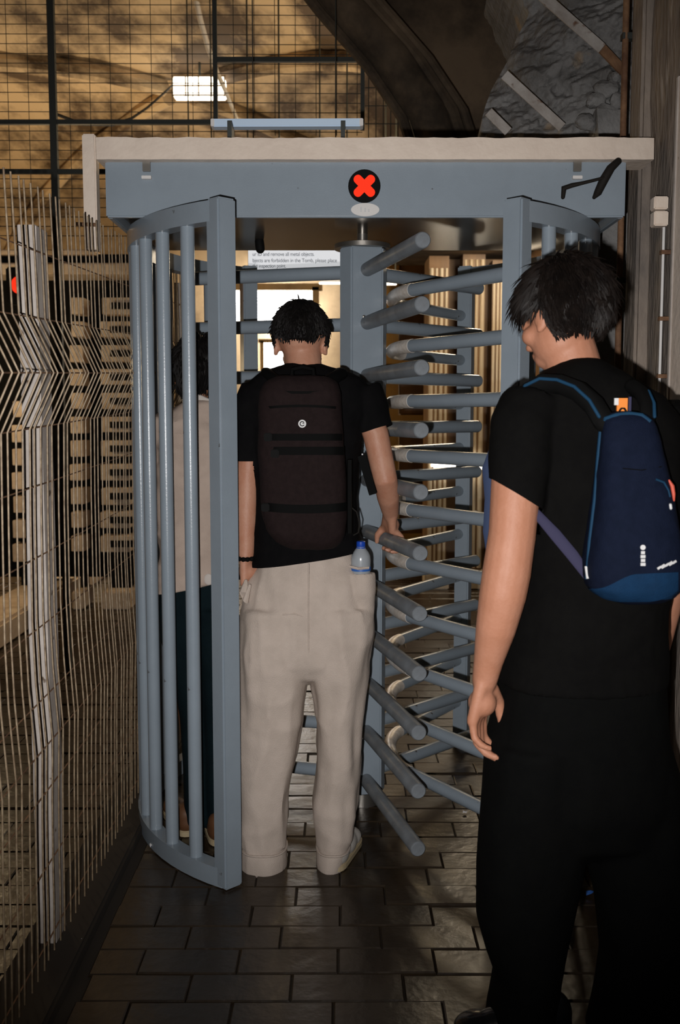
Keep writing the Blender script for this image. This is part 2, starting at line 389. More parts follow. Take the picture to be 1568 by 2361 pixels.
# dark arch mass that comes down behind the canopy
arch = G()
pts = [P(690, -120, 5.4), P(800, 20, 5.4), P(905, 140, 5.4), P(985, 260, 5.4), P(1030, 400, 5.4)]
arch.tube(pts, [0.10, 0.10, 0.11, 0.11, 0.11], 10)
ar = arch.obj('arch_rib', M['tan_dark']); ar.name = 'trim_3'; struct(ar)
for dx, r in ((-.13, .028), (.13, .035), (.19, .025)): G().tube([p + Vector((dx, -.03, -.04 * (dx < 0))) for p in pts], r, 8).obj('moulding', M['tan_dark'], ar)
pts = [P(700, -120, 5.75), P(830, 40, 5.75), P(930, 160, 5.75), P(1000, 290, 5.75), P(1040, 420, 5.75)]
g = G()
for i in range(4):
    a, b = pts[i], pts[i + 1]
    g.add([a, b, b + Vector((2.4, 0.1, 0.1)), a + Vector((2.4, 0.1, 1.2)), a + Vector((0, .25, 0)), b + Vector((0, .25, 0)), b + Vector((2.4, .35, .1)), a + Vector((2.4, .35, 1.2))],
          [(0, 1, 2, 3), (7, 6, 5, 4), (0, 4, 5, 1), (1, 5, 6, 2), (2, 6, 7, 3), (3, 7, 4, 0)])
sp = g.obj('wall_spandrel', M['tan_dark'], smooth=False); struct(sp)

# broken plaster springing above the canopy, flash lit
NXr, NZr = 120, 140
g = G(); vs = []; fs = []
edge = [(0, 1235), (60, 1205), (120, 1180), (170, 1150), (220, 1130), (260, 1118), (330, 1112)]
def edge_x(py):
    for (a, xa), (b, xb) in zip(edge, edge[1:]):
        if py <= b: return xa + (xb - xa) * max(0, py - a) / (b - a) if py >= a else xa - (a - py) * 0.5
    return edge[-1][1]
for j in range(NZr + 1):
    py = -160 + 500 * j / NZr
    for i in range(NXr + 1):
        px = edge_x(py) + (1475 - edge_x(py)) * i / NXr
        q = P(px, py, 4.15)
        r = 0.15 * abs(noise.noise(Vector((q.x * 3.2, 0.3, q.z * 3.2)))) + 0.07 * abs(noise.noise(Vector((q.x * 7 + q.z * 6, 1.3, q.z * 12 - q.x * 4)))) + 0.022 * abs(noise.noise(Vector((q.x * 16, 5, q.z * 34 - q.x * 12)))) + 0.014 * noise.noise(q * 40)
        q.y += -0.12 - r + 0.30 * (1 - i / NXr) ** 2; vs.append(q)
n1 = NXr + 1
for j in range(NZr):
    for i in range(NXr):
        a = j * n1 + i; fs.append((a, a + 1, a + n1 + 1, a + n1))
g.add(vs, fs)
border = [j * n1 for j in range(NZr + 1)]
nb = len(g.v)
for a in border: q = g.v[a].copy(); g.v.append(Vector((q.x + 0.05, q.y + 0.7, q.z)))
for a in range(NZr): g.f.append((border[a], border[a + 1], nb + a + 1, nb + a))
rk = g.obj('wall_springing', M['rock'], fix=False); struct(rk)
for k, (px, py, r) in enumerate(((1400, 205, .05), (1425, 235, .045), (1372, 232, .04), (1392, 262, .05), (1428, 275, .045), (1350, 280, .04), (1416, 180, .035))):
    g = G().ell(P(px, py, 3.96), (r, r * .8, r * .75), rot_zx(k * 1.3, k * .7), 14, 10); me = g.mesh('stone'); displace(me, lambda c, n: .018 * noise.noise(c * 22) + .008 * noise.noise(c * 55)); link('stone', me, M['rock'], rk)
# masonry pier below the springing, behind the cage
pr = G().box((0.98, 3.9, -0.02), (1.7, 4.7, 2.6)).mesh('wall_pier')
bm = bmesh.new(); bm.from_mesh(pr); bmesh.ops.subdivide_edges(bm, edges=bm.edges, cuts=22, use_grid_fill=True); bm.to_mesh(pr); bm.free()
displace(pr, lambda c, n: 0.03 * noise.noise(c * 4) + 0.012 * noise.noise(c * 14))
struct(link('wall_pier', pr, M['rock']))

# bright daylight openings far behind
def opening(name, px0, py0, px1, py1, Y, m, bar=0.09):
    e = bpy.data.objects.new(name, None); COL.objects.link(e); a, b = P(px0, py0, Y), P(px1, py1, Y)
    e.location = ((a.x + b.x) / 2, Y, b.z); struct(e)
    G().box((a.x, Y + .03, b.z), (b.x, Y + .07, a.z)).obj('window_pane', m, e, smooth=False)
    for p, q in (((a.x - bar, Y, a.z), (b.x + bar, Y, a.z)), ((a.x - bar, Y, b.z), (b.x + bar, Y, b.z)), ((a.x, Y, b.z), (a.x, Y, a.z)), ((b.x, Y, b.z), (b.x, Y, a.z))):
        G().bar(p, q, bar, bar).obj('window_frame', M['tan'], e, smooth=False)
    return e
opening('window_1', 530, 662, 728, 752, 13.4, M['daylight'])
opening('window_2', 604, 786, 668, 866, 13.4, M['daylight'], 0.05)

# ================================================================== TURNSTILE
TX, TY = 0.08, 3.64
R = 0.80
ts = thing('turnstile', 'full-height grey blue steel turnstile with curved barred sides, rotor arms and a lit red cross', 'turnstile', (TX, TY, 0))
BLUE = M['blue_paint']
def cyl(a, r=R): return Vector((TX + r * math.cos(math.radians(a)), TY + r * math.sin(math.radians(a)), 0))
Z0, Z1 = 0.03, 2.075
def arc_rail(a0, a1, z, h, w):
    g = G(); n = 26; vs = []
    for i in range(n + 1):
        a = a0 + (a1 - a0) * i / n
        for r, zz in ((R - w / 2, z), (R + w / 2, z), (R + w / 2, z + h), (R - w / 2, z + h)):
            p = cyl(a, r); vs.append((p.x, p.y, zz))
    fs = [tuple(i * 4 + q for q in f) for i in range(n) for f in ((0, 1, 5, 4), (1, 2, 6, 5), (2, 3, 7, 6), (3, 0, 4, 7))]
    fs += [(3, 2, 1, 0), (n * 4, n * 4 + 1, n * 4 + 2, n * 4 + 3)]
    return g.add(vs, fs)
bar_me = None
for a_front, a_back, step in ((237.5, 126, -9.7), (303.5, 415, 9.7)):
    arc_rail(a_front, a_back, Z1 - 0.062, 0.06, 0.05).obj('top_rail', BLUE, ts)
    arc_rail(a_front, a_back, Z0 - 0.03, 0.06, 0.05).obj('bottom_rail', BLUE, ts)
    for a in (a_front, a_back):
        p = cyl(a, R - 0.005); A = math.radians(a)
        Mx = Matrix.Translation(p) @ Matrix.Rotation(A - (math.radians(14) if a_front < 270 else -math.radians(14)), 4, 'Z')
        G().box((-0.033, -0.031, 0.0), (0.033, 0.031, Z1 + 0.004), Mx).obj('cage_post', BLUE, ts, bevel=0.006)
    a = a_front + step
    while (a > a_back + 5) if step < 0 else (a < a_back - 5):
        p = cyl(a)
        if bar_me is None:
            o = G().tube([(0, 0, Z0 + .02), (0, 0, Z1 - .05)], 0.0215, 18).obj('cage_bar', BLUE, ts); bar_me = o; o.location = p
        else:
            c = bpy.data.objects.new('cage_bar', bar_me.data); COL.objects.link(c); par(c, ts); c.location = p
        a += step
# canopy
can = G().box((TX - 0.80, 3.215, 2.106), (TX + 0.80, 3.99, 2.255)).obj('canopy', BLUE, ts, smooth=False)
G().box((TX - 0.815, 3.20, 2.072), (TX + 0.815, 3.222, 2.262)).obj('front_fascia', BLUE, can, bevel=0.005)
for sx in (-1, 1): G().box((TX + sx * 0.805 - .01, 3.22, 2.072), (TX + sx * 0.805 + .01, 4.0, 2.262)).obj('side_fascia', BLUE, can, bevel=0.004)
G().box((TX - 0.79, 3.224, 2.098), (TX + 0.79, 3.99, 2.107)).obj('soffit_panel', M['soffit'], can, smooth=False)
sg = P(840, 430, 3.2)
G().tube([(sg.x, 3.203, sg.z), (sg.x, 3.192, sg.z)], 0.0505, 36).obj('signal_lens', M['black'], can)
x = G()
for s in (-1, 1):
    d = Vector((1, 0, s * 1.0)).normalized(); c = Vector((sg.x, 3.1905, sg.z)); n = Vector((-d.z, 0, d.x)); pts = []
    for k in range(15): t = -PI / 2 + PI * k / 14; pts.append(c + d * (0.029 + 0.0125 * math.cos(t)) + n * 0.0135 * math.sin(t))
    for k in range(15): t = PI / 2 + PI * k / 14; pts.append(c + d * (-0.029 + 0.0125 * math.cos(t)) + n * 0.0135 * math.sin(t))
    off = 0.0004 * s
    x.add([p + Vector((0, off, 0)) for p in pts] + [p + Vector((0, .003, 0)) for p in pts],
          [tuple(range(30))] + [(k, (k + 1) % 30, 30 + (k + 1) % 30, 30 + k) for k in range(30)])
x.obj('signal_cross', M['red'], can, smooth=False)['label'] = 'lit red cross'
ov = P(842, 484, 3.2); vs = []
for yy in (3.199, 3.196): vs += [(ov.x + 0.0445 * math.cos(t), yy, ov.z + 0.0205 * math.sin(t)) for t in np.linspace(0, 2 * PI, 32, endpoint=False)]
G().add(vs, [tuple(range(32))[::-1], tuple(range(32, 64))] + [(k, (k + 1) % 32, 32 + (k + 1) % 32, 32 + k) for k in range(32)]).obj('oval_sticker', M['white'], can, smooth=False)['label'] = 'worn white oval sticker'
for k, dx in enumerate((-0.013, 0.0, 0.011)):
    G().box((ov.x + dx - .003, 3.1945, ov.z - .007), (ov.x + dx + .003, 3.1965, ov.z + .008 - .003 * k)).obj('sticker_mark', M['reflect'], can, smooth=False)
for px, py in ((339, 392), (1330, 392)):
    c = P(px, py, 3.2); g = G().box((c.x - .012, 3.188, c.z - .006), (c.x + .012, 3.203, c.z + .028)); G().box((c.x - .015, 3.184, c.z - .03), (c.x + .015, 3.203, c.z - .02)).obj('latch_tongue', M['white'], can, bevel=0.001)
    g.obj('latch_plate', M['steel'], can, bevel=0.001)
# rotor
aw = 0.0678; verts = []
for k in range(3):
    a = math.radians(-76 + 120 * k); nrm = Vector((math.cos(a), math.sin(a), 0)); tn = Vector((-nrm.y, nrm.x, 0))
    verts += [Vector((TX, TY, 0)) + nrm * aw - tn * 0.0575, Vector((TX, TY, 0)) + nrm * aw + tn * 0.0575]
g = G(); g.add([v + Vector((0, 0, z)) for z in (0.05, 2.045) for v in verts], [tuple(range(6))[::-1], tuple(range(6, 12))] + [(k, (k + 1) % 6, 6 + (k + 1) % 6, 6 + k) for k in range(6)])
rot = g.obj('rotor_column', BLUE, ts, bevel=0.005)
G().tube([(TX, TY, 2.044), (TX, TY, 2.060)], 0.100, 40).obj('rotor_cap', M['steel'], rot)
G().tube([(TX, TY, 2.058), (TX, TY, 2.10)], 0.019, 20).obj('rotor_shaft', M['steel'], rot)
G().tube([(TX, TY, 0.0), (TX, TY, 0.052)], 0.07, 30).obj('rotor_bearing', M['steel'], rot)
proto = {}
DZ = 0.1857
for k in range(3):
    a = math.radians(-76 + 120 * k); d = Vector((math.cos(a), math.sin(a), 0)); c = Vector((TX, TY, 0))
    for i in range(11):
        z = 1.965 - DZ * i
        if k not in proto:
            g = G().tube([c + d * 0.06, c + d * 0.672, c + d * 0.6755, c + d * 0.678], [0.0245, 0.0245, 0.0238, 0.021], 24)
            proto[k] = g.obj('rotor_arm', M['arm_shade'] if k == 0 else BLUE, rot); proto[k].location = (0, 0, z)
        else:
            o = bpy.data.objects.new('rotor_arm', proto[k].data); COL.objects.link(o); par(o, rot); o.location = (0, 0, z)
for z in (1.80, 0.27):
    for s in (-0.012, 0.012):
        a = math.radians(-76); nrm = Vector((math.cos(a), math.sin(a), 0)); tn = Vector((-nrm.y, nrm.x, 0)); c = Vector((TX, TY, z)) + nrm * (aw - .001) + tn * s
        G().tube([c, c + nrm * .004, c + nrm * .0055], [.0062, .0058, .003], 14).obj('bolt', M['steel'], rot)
# fixed comb of U-shaped guide hoops on the far side
A_, B_, C_, D_ = Vector((0.515, 2.99, 0)), Vector((0.245, 3.40, 0)), Vector((0.235, 3.86, 0)), Vector((0.525, 4.29, 0))
def bez(p0, p1, p2, p3, n): return [p0 * (1 - t) ** 3 + p1 * 3 * t * (1 - t) ** 2 + p2 * 3 * t * t * (1 - t) + p3 * t ** 3 for t in np.linspace(0, 1, n)]
dB = (B_ - A_).normalized(); dC = (C_ - D_).normalized()
bend = bez(B_, B_ + dB * 0.12, C_ + dC * 0.12, C_, 14)
hm = em = None
for i in range(10):
    z = 1.965 - DZ * (i + 0.5)
    if hm is None:
        hm = G().tube([A_] + bend + [D_], 0.0222, 20).obj('guide_hoop', BLUE, ts)
        em = G().tube(bend, 0.0234, 20).obj('hoop_end', M['bare'], hm); em['label'] = 'bare worn metal bend'
        hm.location = (0, 0, z); em.matrix_parent_inverse = Matrix.Identity(4)
    else:
        o = bpy.data.objects.new('guide_hoop', hm.data); COL.objects.link(o); par(o, ts); o.location = (0, 0, z)
        e = bpy.data.objects.new('hoop_end', em.data); COL.objects.link(e); e.parent = o; e['label'] = 'bare worn metal bend'

# cream painted beam over the canopy
a, b = P(222, 318, 3.17), P(1507, 370, 3.17)
hb = thing('header_beam', 'chipped cream-painted beam running above the turnstile canopy, with one upright', 'beam', (0.1, 3.2, 2.27))
me = G().box((a.x, 3.165, b.z + .002), (b.x, 3.30, a.z)).mesh('beam')
bm = bmesh.new(); bm.from_mesh(me); bmesh.ops.subdivide_edges(bm, edges=[e for e in bm.edges if abs((e.verts[0].co - e.verts[1].co).x) > .5], cuts=90); bm.to_mesh(me); bm.free()
displace(me, lambda c, n: (0.004 * noise.noise(c * 17) + 0.003 * noise.noise(c * 45)) * (1 if n.z > 0.2 else 0.4))
link('beam', me, M['cream'], hb)
c, d = P(188, 308, 3.24), P(219, 308, 3.24)
G().box((c.x, 3.24, P(784, 575, 3.24).z), (d.x, 3.29, c.z)).obj('upright', M['cream'], hb, bevel=0.004)
G().tube([(c.x - .02, 3.22, 2.055), (d.x + .0, 3.235, 2.055)], 0.006, 8).obj('bolt', M['rust'], hb)

# fluorescent batten lying on the beam's top edge
a, b = P(492, 287, 3.36), P(833, 286, 3.36)
bt = thing('fluorescent_batten', 'long slim pale blue light batten mounted above the cream beam', 'light', ((a.x + b.x) / 2, 3.36, a.z))
G().bar((a.x, 3.36, a.z), (b.x, 3.36, b.z), 0.045, 0.025).obj('batten_body', M['batten'], bt, bevel=0.003)
for q in (a, b): G().box((q.x - .006, 3.335, q.z - .012), (q.x + .006, 3.385, q.z + .012)).obj('end_cap', M['white'], bt, bevel=0.002)
for x in (a.x + .06, b.x - .06): G().box((x - .007, 3.29, 2.335), (x + .007, 3.37, a.z - .008)).obj('bracket', M['dark_steel'], bt)

# ================================================================== WIRE FENCE on the near left
FX = -0.752
fn = thing('wire_fence', 'tall rusty welded wire fence panel with V-shaped folds beside the walkway', 'fence', (FX, 3.6, 0))
def fold_x(z):
    def tri(z0, h, w): return h * max(0.0, 1 - abs(z - z0) / w)
    return tri(1.56, 0.060, 0.135) + tri(0.62, 0.012, 0.25) + 0.004 * math.sin(z * 5)
def f_top(Y): return 2.0 + 0.055 * (Y - 2.2)
def zmap(z, Y): return 0.05 + (z - 0.05) * (f_top(Y) - 0.05) / (2.02 - 0.05)
zs = [0.05, .1, .2, .3, .45, .62, .8, .95, 1.2, 1.425, 1.46, 1.5, 1.535, 1.56, 1.585, 1.62, 1.66, 1.695, 1.85, 2.02]
Y = 1.60; n = 0
while Y < 5.05:
    jx = random.uniform(-.003, .003)
    pts = [(FX + fold_x(z) + jx + 0.006 * noise.noise(Vector((Y * 1.5, z * 1.5, 4))), Y + 0.012 * noise.noise(Vector((Y * .8, z * 1.1, 9))), zmap(z, Y)) for z in zs]
    G().tube(pts, 0.0025, 5, cap=False).obj('vertical_wire', M['galv'], fn, fix=False)
    Y += 0.05; n += 1
for z in (0.10, 0.30, 0.50, 0.62, 0.74, 0.92, 1.10, 1.28, 1.425, 1.56, 1.695, 1.86):
    pts = [(FX + fold_x(z) - 0.004, y, zmap(z, y)) for y in np.arange(1.58, 5.08, 0.1)]
    G().tube(pts, 0.0019, 5, cap=False).obj('horizontal_wire', M['rust'], fn, fix=False)
fpost = G().box((-.815, 2.56, 0.0), (-.765, 2.66, 1.93)).obj('fence_post', M['post'], fn, bevel=0.003)
G().box((-.845, 2.53, 0.0), (-.757, 2.69, 0.012)).obj('base_plate', M['rust'], fpost)
fp2 = G().box((FX - .062, 4.95, 0.0), (FX - .008, 5.05, 2.1)).obj('fence_post', M['post'], fn, bevel=0.003)

# ================================================================== MESH PARTITION in the hall
PY = 5.5
mp = thing('mesh_partition', 'high dark welded mesh screen on a steel frame in front of the vault', 'screen', (-1.0, PY, 0))
def X(px, py=200): return P(px, py, PY).x
def Zp(py): return P(784, py, PY).z
for px in (-60, 122):
    G().bar((X(px), PY, 0), (X(px), PY, 4.25), 0.034, 0.034).obj('frame_upright', M['dark_steel'], mp, smooth=False)
G().bar((X(497), PY, Zp(282)), (X(497), PY, 4.25), 0.022, 0.022).obj('frame_upright', M['dark_steel'], mp, smooth=False)
G().bar((X(836), PY, Zp(300)), (X(836), PY, 4.0), 0.022, 0.022).obj('frame_upright', M['dark_steel'], mp, smooth=False)
for p0, p1, py in ((-80, 500, 282), (497, 838, 138), (-80, 500, 396)):
    G().bar((X(p0), PY, Zp(py)), (X(p1), PY, Zp(py)), 0.024, 0.024).obj('frame_rail', M['dark_steel'], mp, smooth=False)
z = 2.42
while z < 4.2:
    G().tube([(X(-80), PY + .012, z + .004), (X(497), PY + .012, z), (X(836) if z > 2.9 else X(520), PY + .012, z - .004)], 0.0021, 4, cap=False).obj('mesh_wire', M['dark_steel'], mp, fix=False)
    z += 0.05
x = X(-80)
while x < X(836):
    G().tube([(x, PY + .018, 2.42 if x < X(520) else 2.95), (x, PY + .018, 4.22)], 0.0018, 4, cap=False).obj('mesh_wire', M['dark_steel'], mp, fix=False)
    x += 0.11
# second mesh bay further right, behind
m2 = thing('mesh_bay', 'short dim mesh bay below the dark arch rib', 'screen', (0.4, 5.9, 2.6))
for i in range(9):
    p = P(850 + 17 * i, 250, 5.9); G().tube([(p.x, 5.9, 2.6), (p.x, 5.9, 3.75 - .11 * i)], 0.0026, 4, cap=False).obj('mesh_wire', M['dark_steel'], m2, fix=False)
for i in range(10):
    a = P(842, 150 + 40 * i, 5.9); L = 0.42
    z = 3.62 - .1 * i; G().tube([(P(842, 200, 5.9).x, 5.9, z), (P(842, 200, 5.9).x + .10 + .04 * i, 5.9, z)], 0.0028, 4, cap=False).obj('mesh_wire', M['dark_steel'], m2, fix=False)

# ================================================================== PEOPLE
def head(g, c, R3, k=1.0):
    """skull, face and ears; local x right, y forward, z up"""
    def e(p, r): g.ell(c + R3 @ (Vector(p) * k), [q * k for q in r], R3)
    e((0, -0.012, 0.012), (0.074, 0.094, 0.092)); e((0, 0.022, -0.050), (0.058, 0.066, 0.068)); e((0, 0.052, -0.088), (0.034, 0.036, 0.026))
    e((0, 0.078, -0.012), (0.048, 0.020, 0.020)); e((0, 0.097, -0.035), (0.011, 0.016, 0.024)); e((0, 0.103, -0.050), (0.015, 0.014, 0.010))
    e((0, 0.086, -0.074), (0.022, 0.010, 0.006)); e((0, 0.083, -0.084), (0.020, 0.010, 0.006))
    for s in (-1, 1):
        e((s * 0.040, 0.060, -0.040), (0.024, 0.024, 0.022)); e((s * 0.077, -0.004, -0.022), (0.010, 0.019, 0.031)); e((s * 0.079, 0.0, -0.046), (0.008, 0.010, 0.010))
def eyes(c, R3, body, k=1.0):
    for s in (-1, 1): G().ell(c + R3 @ (Vector((s * 0.031, 0.076, -0.020)) * k), [0.0115 * k] * 3, None, 12, 8).obj('eye', M['eye'], body)
def hair_shell(name, c, R3, m, body, grow, keep, tufts, length, lift, flow, seed, k=1.0, width=0.0028, nz=0.006):
    rnd = random.Random(seed); g = G(); loc = []
    nu, nv = 64, 44; rx, ry, rz = 0.074 + grow, 0.094 + grow, 0.092 + grow
    for j in range(nv + 1):
        a = -PI / 2 + PI * j / nv
        for i in range(nu):
            t = 2 * PI * i / nu; p = Vector((rx * math.cos(a) * math.cos(t), ry * math.cos(a) * math.sin(t) - 0.012, rz * math.sin(a) + 0.012))
            p *= 1 + nz / 0.09 * (noise.noise(p * 26 + Vector((seed, 0, 0))) + 0.5 * noise.noise(p * 70))
            loc.append(p)
    fs = []
    for j in range(nv):
        for i in range(nu):
            f = (j * nu + i, j * nu + (i + 1) % nu, (j + 1) * nu + (i + 1) % nu, (j + 1) * nu + i)
            if all(keep(loc[q]) for q in f): fs.append(f)
    g.add([c + R3 @ (p * k) for p in loc], fs)
    o = g.obj(name, m, body, fix=True); solid(o, 0.006)
    t = G(); done = 0; tries = 0
    while done < tufts and tries < tufts * 8:
        tries += 1; a = math.asin(rnd.uniform(-1, 1)); u = rnd.uniform(0, 2 * PI)
        n = Vector((math.cos(a) * math.cos(u), math.cos(a) * math.sin(u), math.sin(a)))
        p = Vector((rx * n.x, ry * n.y - 0.012, rz * n.z + 0.012))
        if not keep(p): continue
        d = flow(p); d = (d - n * d.dot(n)); 
        if d.length < 1e-3: continue
        d = (d.normalized() + Vector((rnd.gauss(0, .28), rnd.gauss(0, .28), rnd.gauss(0, .2)))).normalized()
        L = length(p) * rnd.uniform(0.6, 1.25); w = width * rnd.uniform(0.7, 1.5); sd = d.cross(n).normalized(); lf = lift * rnd.uniform(0.2, 1.6)
        pts = []
        for q, ww in ((0, 1.0), (0.4, 1.0), (0.75, 0.7), (1.0, 0.05)):
            b = p + d * (L * q) + n * (lf * L * (q - q * q * 0.75) + 0.002) - Vector((0, 0, 0.25 * L * q * q)); pts += [b - sd * w * ww, b + n * w * ww, b + sd * w * ww]
        base = len(t.v); t.v += [c + R3 @ (x * k) for x in pts]
        for s_ in range(3):
            for z_ in range(3):
                q0 = base + s_ * 3 + z_; q1 = base + s_ * 3 + (z_ + 1) % 3; t.f.append((q0, q1, q1 + 3, q0 + 3))
        done += 1
    h = t.obj('hair_strands', m, o, fix=False); h['kind'] = 'stuff'
    return o
def hand(g, w, f, t, pn, curls, spread=1.0, k=1.0, thumb=0.5):
    """w wrist, f finger direction, t towards the thumb, pn the way the palm faces"""
    f, t, pn = Vector(f).normalized(), Vector(t).normalized(), Vector(pn).normalized()
    offs = (0.029, 0.0095, -0.010, -0.028); reach = (0.086, 0.090, 0.086, 0.078)
    lens = ((.044, .026, .021), (.048, .030, .022), (.044, .028, .021), (.034, .021, .018)); rr = (.0098, .0100, .0096, .0086)
    for i in range(4):
        b = w + (f * reach[i] + t * offs[i]) * k
        g.tube([w + t * offs[i] * 0.55 * k, b], [0.0155 * k, 0.0128 * k], 10, round_ends=True)
        p = b; ang = 0; pts = [b]; c = curls[i]
        for j in range(3):
            ang += c[j]; d = f * math.cos(ang) + pn * math.sin(ang) + t * (0.10 * spread * (1.2 - i * 0.8)); d.normalize(); p = p + d * lens[i][j] * k; pts.append(p)
        g.tube(pts, [rr[i] * k * 1.08, rr[i] * k * 1.02, rr[i] * k * 0.95, rr[i] * k * 0.78], 10, round_ends=True)
    g.ell(w + (f * 0.045 + pn * 0.004) * k, (0.030 * k, 0.030 * k, 0.030 * k))
    b = w + (f * 0.022 + t * 0.024 + pn * 0.010) * k; d1 = (f * 0.75 + t * 0.55 + pn * thumb).normalized(); d2 = (f * 0.95 + t * 0.15 + pn * thumb * .8).normalized()
    g.tube([w + t * .008 * k, b, b + d1 * .040 * k, b + d1 * .040 * k + d2 * .030 * k, b + d1 * .040 * k + d2 * .054 * k], [.015 * k, .0175 * k, .0125 * k, .0108 * k, .0085 * k], 10, round_ends=True)
def shoe(name, heel, ang, m, ms, L=0.27, parent=None, h=1.0):
    Rz = Matrix.Rotation(ang, 3, 'Z'); g = G()
    def e(p, r): g.ell(Vector(heel) + Rz @ Vector((p[0], p[1], p[2] * h)), (r[0], r[1], r[2] * h), Rz)
    e((0, .055, .045), (.040, .062, .046)); e((0, .14, .038), (.044, .085, .036)); e((0, .205, .033), (.046, .062, .030)); e((0, .04, .07), (.038, .045, .04))
    me = remesh(g, .007, 4, name); cut(me, (0, 0, .018), (0, 0, -1)); o = link(name, me, m, parent)
    s = G(); vs = []
    out = [(.036 * math.cos(t), .04 + .044 * math.sin(t)) for t in np.linspace(PI, 2 * PI, 9)] + [(.047 * math.cos(t), .205 + .068 * math.sin(t)) for t in np.linspace(0, PI, 12)]
    for z in (0.001, .022): vs += [Vector(heel) * 1 + Rz @ Vector((a, b, 0)) + Vector((0, 0, z)) for a, b in out]
    n = len(out); s.add(vs, [tuple(range(n))[::-1], tuple(range(n, 2 * n))] + [(i, (i + 1) % n, n + (i + 1) % n, n + i) for i in range(n)])
    s.obj('shoe_sole', ms, o, bevel=.003); return o

# ---- the man in beige trousers, in the turnstile, seen from behind
YB = 3.15
pB = thing('person', 'man from behind in black tee and beige trousers, one hand on a turnstile arm', 'person', P(690, 2000, 3.08) * 1)
pB.location.z = 0
cB = P(694, 783, 3.19); RB = rot_zx(math.radians(-3), math.radians(-20))
g = G()
head(g, cB, RB)
g.tube([P(702, 885, 3.15), P(700, 845, 3.155), P(697, 800, 3.17)], [.066, .058, .056], 20, round_ends=True)
rows(g, [(850, 640, 770, .05), (880, 622, 796, .07), (930, 592, 826, .095), (1000, 592, 825, .10), (1100, 600, 812, .10), (1250, 600, 815, .10), (1400, 575, 838, .11), (1520, 575, 838, .10)], YB)
SR = P(836, 928, 3.15); ER = P(889, 1108, 3.13); WR = P(901, 1186, 3.24)
g.tube([SR, P(866, 1000, 3.14), ER, P(895, 1146, 3.18), WR], [.042, .0415, .0385, .0365, .0265], 16, round_ends=True)
# right hand closed over the rotor arm
ad = Vector((math.cos(math.radians(-76)), math.sin(math.radians(-76)), 0)); e1 = Vector((-ad.y, ad.x, 0)); e2 = Vector((0, 0, 1))
Q = Vector((TX, TY, 1.965 - DZ * 5)) + ad * 0.372
for i, (sx, a1, r) in enumerate(((-0.032, -125, .0098), (-0.011, -135, .0100), (0.010, -128, .0096), (0.029, -105, .0088))):
    pts = [Q + ad * sx + (e1 * math.cos(t) + e2 * math.sin(t)) * (0.0325 if n else 0.036) for n, t in enumerate(np.radians(np.linspace(98, a1, 7)))]
    g.tube(pts, [r * 1.12, r * 1.1, r * 1.06, r * 1.04, r, r * .95, r * .8], 10, round_ends=True)
    g.tube([WR + ad * sx * 0.5, pts[0], pts[1]], [.0175, .0135, .0115], 10, round_ends=True)
g.ell(Q + e2 * 0.055 + e1 * 0.002, (.026, .038, .024))
g.tube([WR - e1 * .012, Q - ad * .036 - e1 * .012 + e2 * .046, Q - ad * .05 - e1 * .034 + e2 * .016, Q - ad * .058 - e1 * .033 - e2 * .008], [.016, .0145, .0115, .0088], 10, round_ends=True)
SL = P(592, 928, 3.15); EL = P(570, 1105, 3.13); WL = P(567, 1285, 3.11)
g.tube([SL, P(578, 1010, 3.14), EL, P(568, 1190, 3.12), WL], [.042, .041, .0375, .034, .0265], 16, round_ends=True)
hand(g, WL, (0.03, 0.10, -1), (0.25, 0.95, 0.1), (0.95, -.25, 0), [((.25, .35, .25))] * 4, 0.5)
for xs in ((632, 612, 608), (782, 780, 762)):
    g.tube([P(xs[0], 1450, 3.15), P(xs[1], 1700, 3.15), P(xs[2], 1960, 3.12)], [.08, .058, .042], 16, round_ends=True)
meB = remesh(g, .0052, 4, 'person_body'); bB = link('body', meB, M['skin_tan'], pB)
eyes(cB, RB, pB)
def keepB(p):
    if p.y > 0.03: return p.z > 0.035 + 0.3 * max(0, p.y - .03)
    if p.y > -0.035: return p.z > -0.014 - (0.03 - p.y) * 0.3
    return p.z > -0.046 + 5.0 * max(0, abs(p.x) - .04) ** 1.5
crown = Vector((0.0, -0.05, 0.10))
hair_shell('hair', cB, RB, M['hair_black'], pB, 0.013, keepB, 2200, lambda p: 0.020 if p.z > 0.02 else 0.009, 0.25, lambda p: p - crown + Vector((0, 0.02, -0.01)), 3, width=.0022)
# tee shirt
g = G()
rows(g, [(838, 668, 738, .04), (847, 645, 765, .062), (858, 606, 800, .08), (874, 580, 838, .098), (900, 564, 858, .108), (950, 566, 850, .118), (1000, 576, 838, .122), (1070, 585, 828, .122), (1150, 588, 822, .12), (1230, 586, 828, .122), (1290, 580, 836, .126), (1340, 578, 838, .128)], YB)
g.tube([P(602, 900, 3.15), P(582, 945, 3.145), P(575, 1010, 3.14), P(573, 1075, 3.135)], [.066, .064, .060, .058], 20)
g.tube([P(832, 900, 3.15), P(853, 942, 3.145), P(864, 985, 3.14), P(870, 1010, 3.135)], [.066, .060, .054, .053], 20)
me = remesh(g, .0075, 6, 'tee'); displace(me, folds(0.007, 5, 7, 0.001, 1.0))
cut(me, P(864, 992, 3.14), (P(870, 1010, 3.135) - P(850, 945, 3.145)), lambda q: q.x > P(833, 990, 3.14).x and q.z > 1.2)
cut(me, P(574, 1062, 3.135), (0, 0, -1), lambda q: q.x < P(588, 1060, 3.14).x - 0.0 and q.z > P(574, 1100, 3.14).z and q.z < P(574, 1030, 3.14).z)
a, b = P(580, 1316, 3.03), P(835, 1278, 3.03); nrm = (b - a).cross(Vector((0, 1, 0))).normalized(); nrm = -nrm if nrm.z > 0 else nrm
cut(me, a, nrm)
o = link('tee_shirt', me, M['tee_b'], pB); solid(o, .003)
